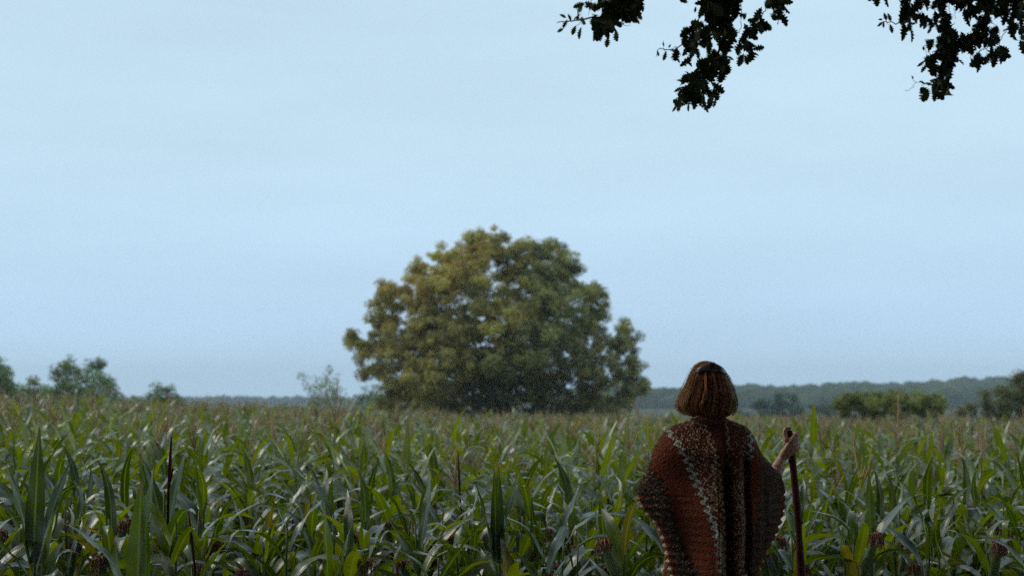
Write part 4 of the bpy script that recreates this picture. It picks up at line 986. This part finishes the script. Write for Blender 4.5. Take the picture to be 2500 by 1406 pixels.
spray('dense leafy branch in the top right corner, right of the other two',
      [(640, 50, 80), (640, 150, 75), (640, 220, 85), (560, 300, 60), (560, 360, 50), (670, 330, 55), (670, 410, 45), (770, 250, 60), (820, 250, 45), (740, 70, 45), (560, 40, 40), (920, 290, 75), (970, 340, 65), (1020, 90, 95), (1080, 0, 110), (1100, 160, 70), (1180, 250, 90), (1090, 330, 80), (1060, 430, 70), (1160, 400, 100), (1000, 200, 50), (1140, 530, 120), (1040, 560, 80), (930, 590, 60),
       (1180, 640, 130), (1060, 680, 80), (1320, 560, 130), (1320, 640, 90), (1440, 560, 110), (1520, 470, 110), (1420, 100, 100), (1440, 200, 85), (1570, 60, 100), (1560, 330, 70), (1640, 240, 100), (1620, 350, 100), (1740, 70, 95), (1820, 190, 75), (1740, 150, 70), (1700, 460, 100), (1790, 400, 60), (1760, 560, 70), (1640, 560, 80), (1900, 70, 50), (1960, 160, 100), (2050, 50, 120), (2030, 260, 95), (2000, 370, 80), (2130, 200, 100), (2150, 380, 60), (2140, 490, 50), (2150, 610, 20),
       (1150, 760, 110), (1000, 740, 80), (890, 790, 60), (940, 860, 60), (1100, 860, 110), (1200, 910, 80), (980, 950, 75), (1100, 960, 100), (1170, 1000, 60), (1040, 1060, 75), (1000, 1130, 75), (1100, 1140, 75), (980, 1220, 60), (1090, 1220, 60), (1170, 1220, 40), (890, 1230, 45), (1250, 780, 50),
       (1560, 740, 50), (1570, 820, 55), (1490, 800, 35), (1720, 690, 80), (1820, 680, 75), (1760, 750, 70), (1850, 740, 50), (1700, 770, 50), (200, -30, 50), (350, -30, 60), (1300, -60, 150), (1650, -60, 170), (2000, -60, 190), (800, -60, 150)],
      5.408, 2100, 0, [(0.006, (660, -20), (640, 120), (620, 250), (480, 320), (330, 280), (250, 340)), (0.005, (1100, -30), (1100, 200), (1080, 420), (1120, 650), (1080, 850), (1020, 1100), (980, 1240)), (0.009, (1750, -40), (1640, 250), (1480, 480), (1250, 600), (1120, 650)), (0.004, (1640, 250), (1720, 450), (1700, 620), (1550, 700), (1450, 750)), (0.003, (1990, -10), (1980, 280), (1920, 430), (1850, 540), (1830, 640), (1750, 720)), (0.002, (1240, -20), (1245, 170), (1250, 260)), (0.002, (1180, 30), (1185, 160), (1180, 230)), (0.0022, (1020, 1110), (940, 1120), (800, 1090), (720, 1100), (690, 1010)), (0.0015, (720, 1110), (700, 1160), (590, 1195)), (0.0015, (800, 1120), (860, 1170), (880, 1240)), (0.0015, (340, 280), (380, 340), (410, 420)), (0.0015, (340, 280), (370, 200)), (0.002, (1750, 720), (1640, 640), (1540, 720)), (0.0015, (940, 700), (880, 680), (840, 620), (880, 580))],
      YB - 0.1, [(570, 480, 110, 0.075), (410, 380, 75, 0.06), (330, 220, 70, 0.05), (385, 230, 60, 0.06), (270, 320, 140, 0.05), (310, 330, 95, 0.04), (265, 262, 0, 0.03), (590, 400, 95, 0.06), (820, 300, 110, 0.07), (860, 330, 110, 0.06), (920, 400, 120, 0.05), (810, 840, 140, 0.07), (850, 900, 130, 0.07), (900, 620, 85, 0.075), (885, 1260, 100, 0.07), (980, 1270, 90, 0.07), (1085, 1250, 100, 0.07), (820, 1095, 10, 0.06), (900, 1110, 15, 0.05), (690, 1020, 70, 0.03), (1900, 650, 35, 0.08), (1860, 770, 90, 0.08), (1570, 870, 105, 0.09), (1480, 825, 115, 0.07), (835, 640, 70, 0.03), (2060, 530, 20, 0.03)], limb_ends[2])
# the crown above and behind the camera: unseen leaf clumps, spread wide to shade near corn and person
b = Buf()
cl = []
for k in range(520):
    li = limb_ends[int(ro.integers(len(limb_ends)))]; p = li[int(ro.integers(3, len(li)))] + ro.normal(0, 1, 3) * np.array([1.1, 1.1, 0.7]) + np.array([0, 0, 0.7])
    cl.append(p)
for k in range(2600):
    a = ro.uniform(0, 6.28); rr_ = 10.5 * math.sqrt(ro.random()); back = rr_ * math.sin(a) < -1.5  # low clumps behind the camera added to cut sky reflections on upright leaves
    cl.append(OO + np.array([-1.0 + rr_ * math.cos(a), rr_ * math.sin(a) + 0.2, (1.2 if back and rr_ > 6 else 3.4) + 0.3 * (10.5 - rr_) * ro.random() + 4.5 * ro.random()]))
for p in cl:
    vis = p[1] > -0.6 and (p[2] - 0.75 - CAM_Z) < 0.325 * (p[1] + 0.6)
    if vis: continue
    n = 60; u = ro.normal(0, 1, (n, 3)); u /= np.linalg.norm(u, axis=1)[:, None]
    P = p + u * (0.5 * ro.random(n) ** 0.5)[:, None]
    col = np.array([0.03, 0.04, 0.014]) * ro.uniform(0.7, 1.4, (n, 1)) * np.ones((n, 3))
    leaf_cloud(b, P - OO, u + np.array([0, 0, 0.6]), np.full(n, 0.10), 0.5, col, ro)
b.build('crown', [M['oak_leaf']], oak)

# ------------------------------------------------------------------ haze in the air
bpy_me = bpy.data.meshes.new('haze'); bmh = bmesh.new(); bmesh.ops.create_cube(bmh, size=1.0)
bmesh.ops.scale(bmh, vec=(6400, 7600, 90), verts=bmh.verts); bmesh.ops.translate(bmh, vec=(0, 300, 43), verts=bmh.verts); bmh.to_mesh(bpy_me); bmh.free()
hz = bpy.data.objects.new('haze', bpy_me); link(hz); tag(hz, 'thin pale haze over the far hills', 'haze', kind='stuff')
hm = bpy.data.materials.new('haze'); hm.use_nodes = True; hm.node_tree.nodes.clear()
ho = N(hm.node_tree, 'ShaderNodeOutputMaterial'); pv = N(hm.node_tree, 'ShaderNodeVolumePrincipled')
pv.inputs['Color'].default_value = (0.80, 0.90, 1.0, 1); pv.inputs['Density'].default_value = 0.00036; pv.inputs['Anisotropy'].default_value = 0.0
hm.node_tree.links.new(pv.outputs[0], ho.inputs['Volume']); bpy_me.materials.append(hm)
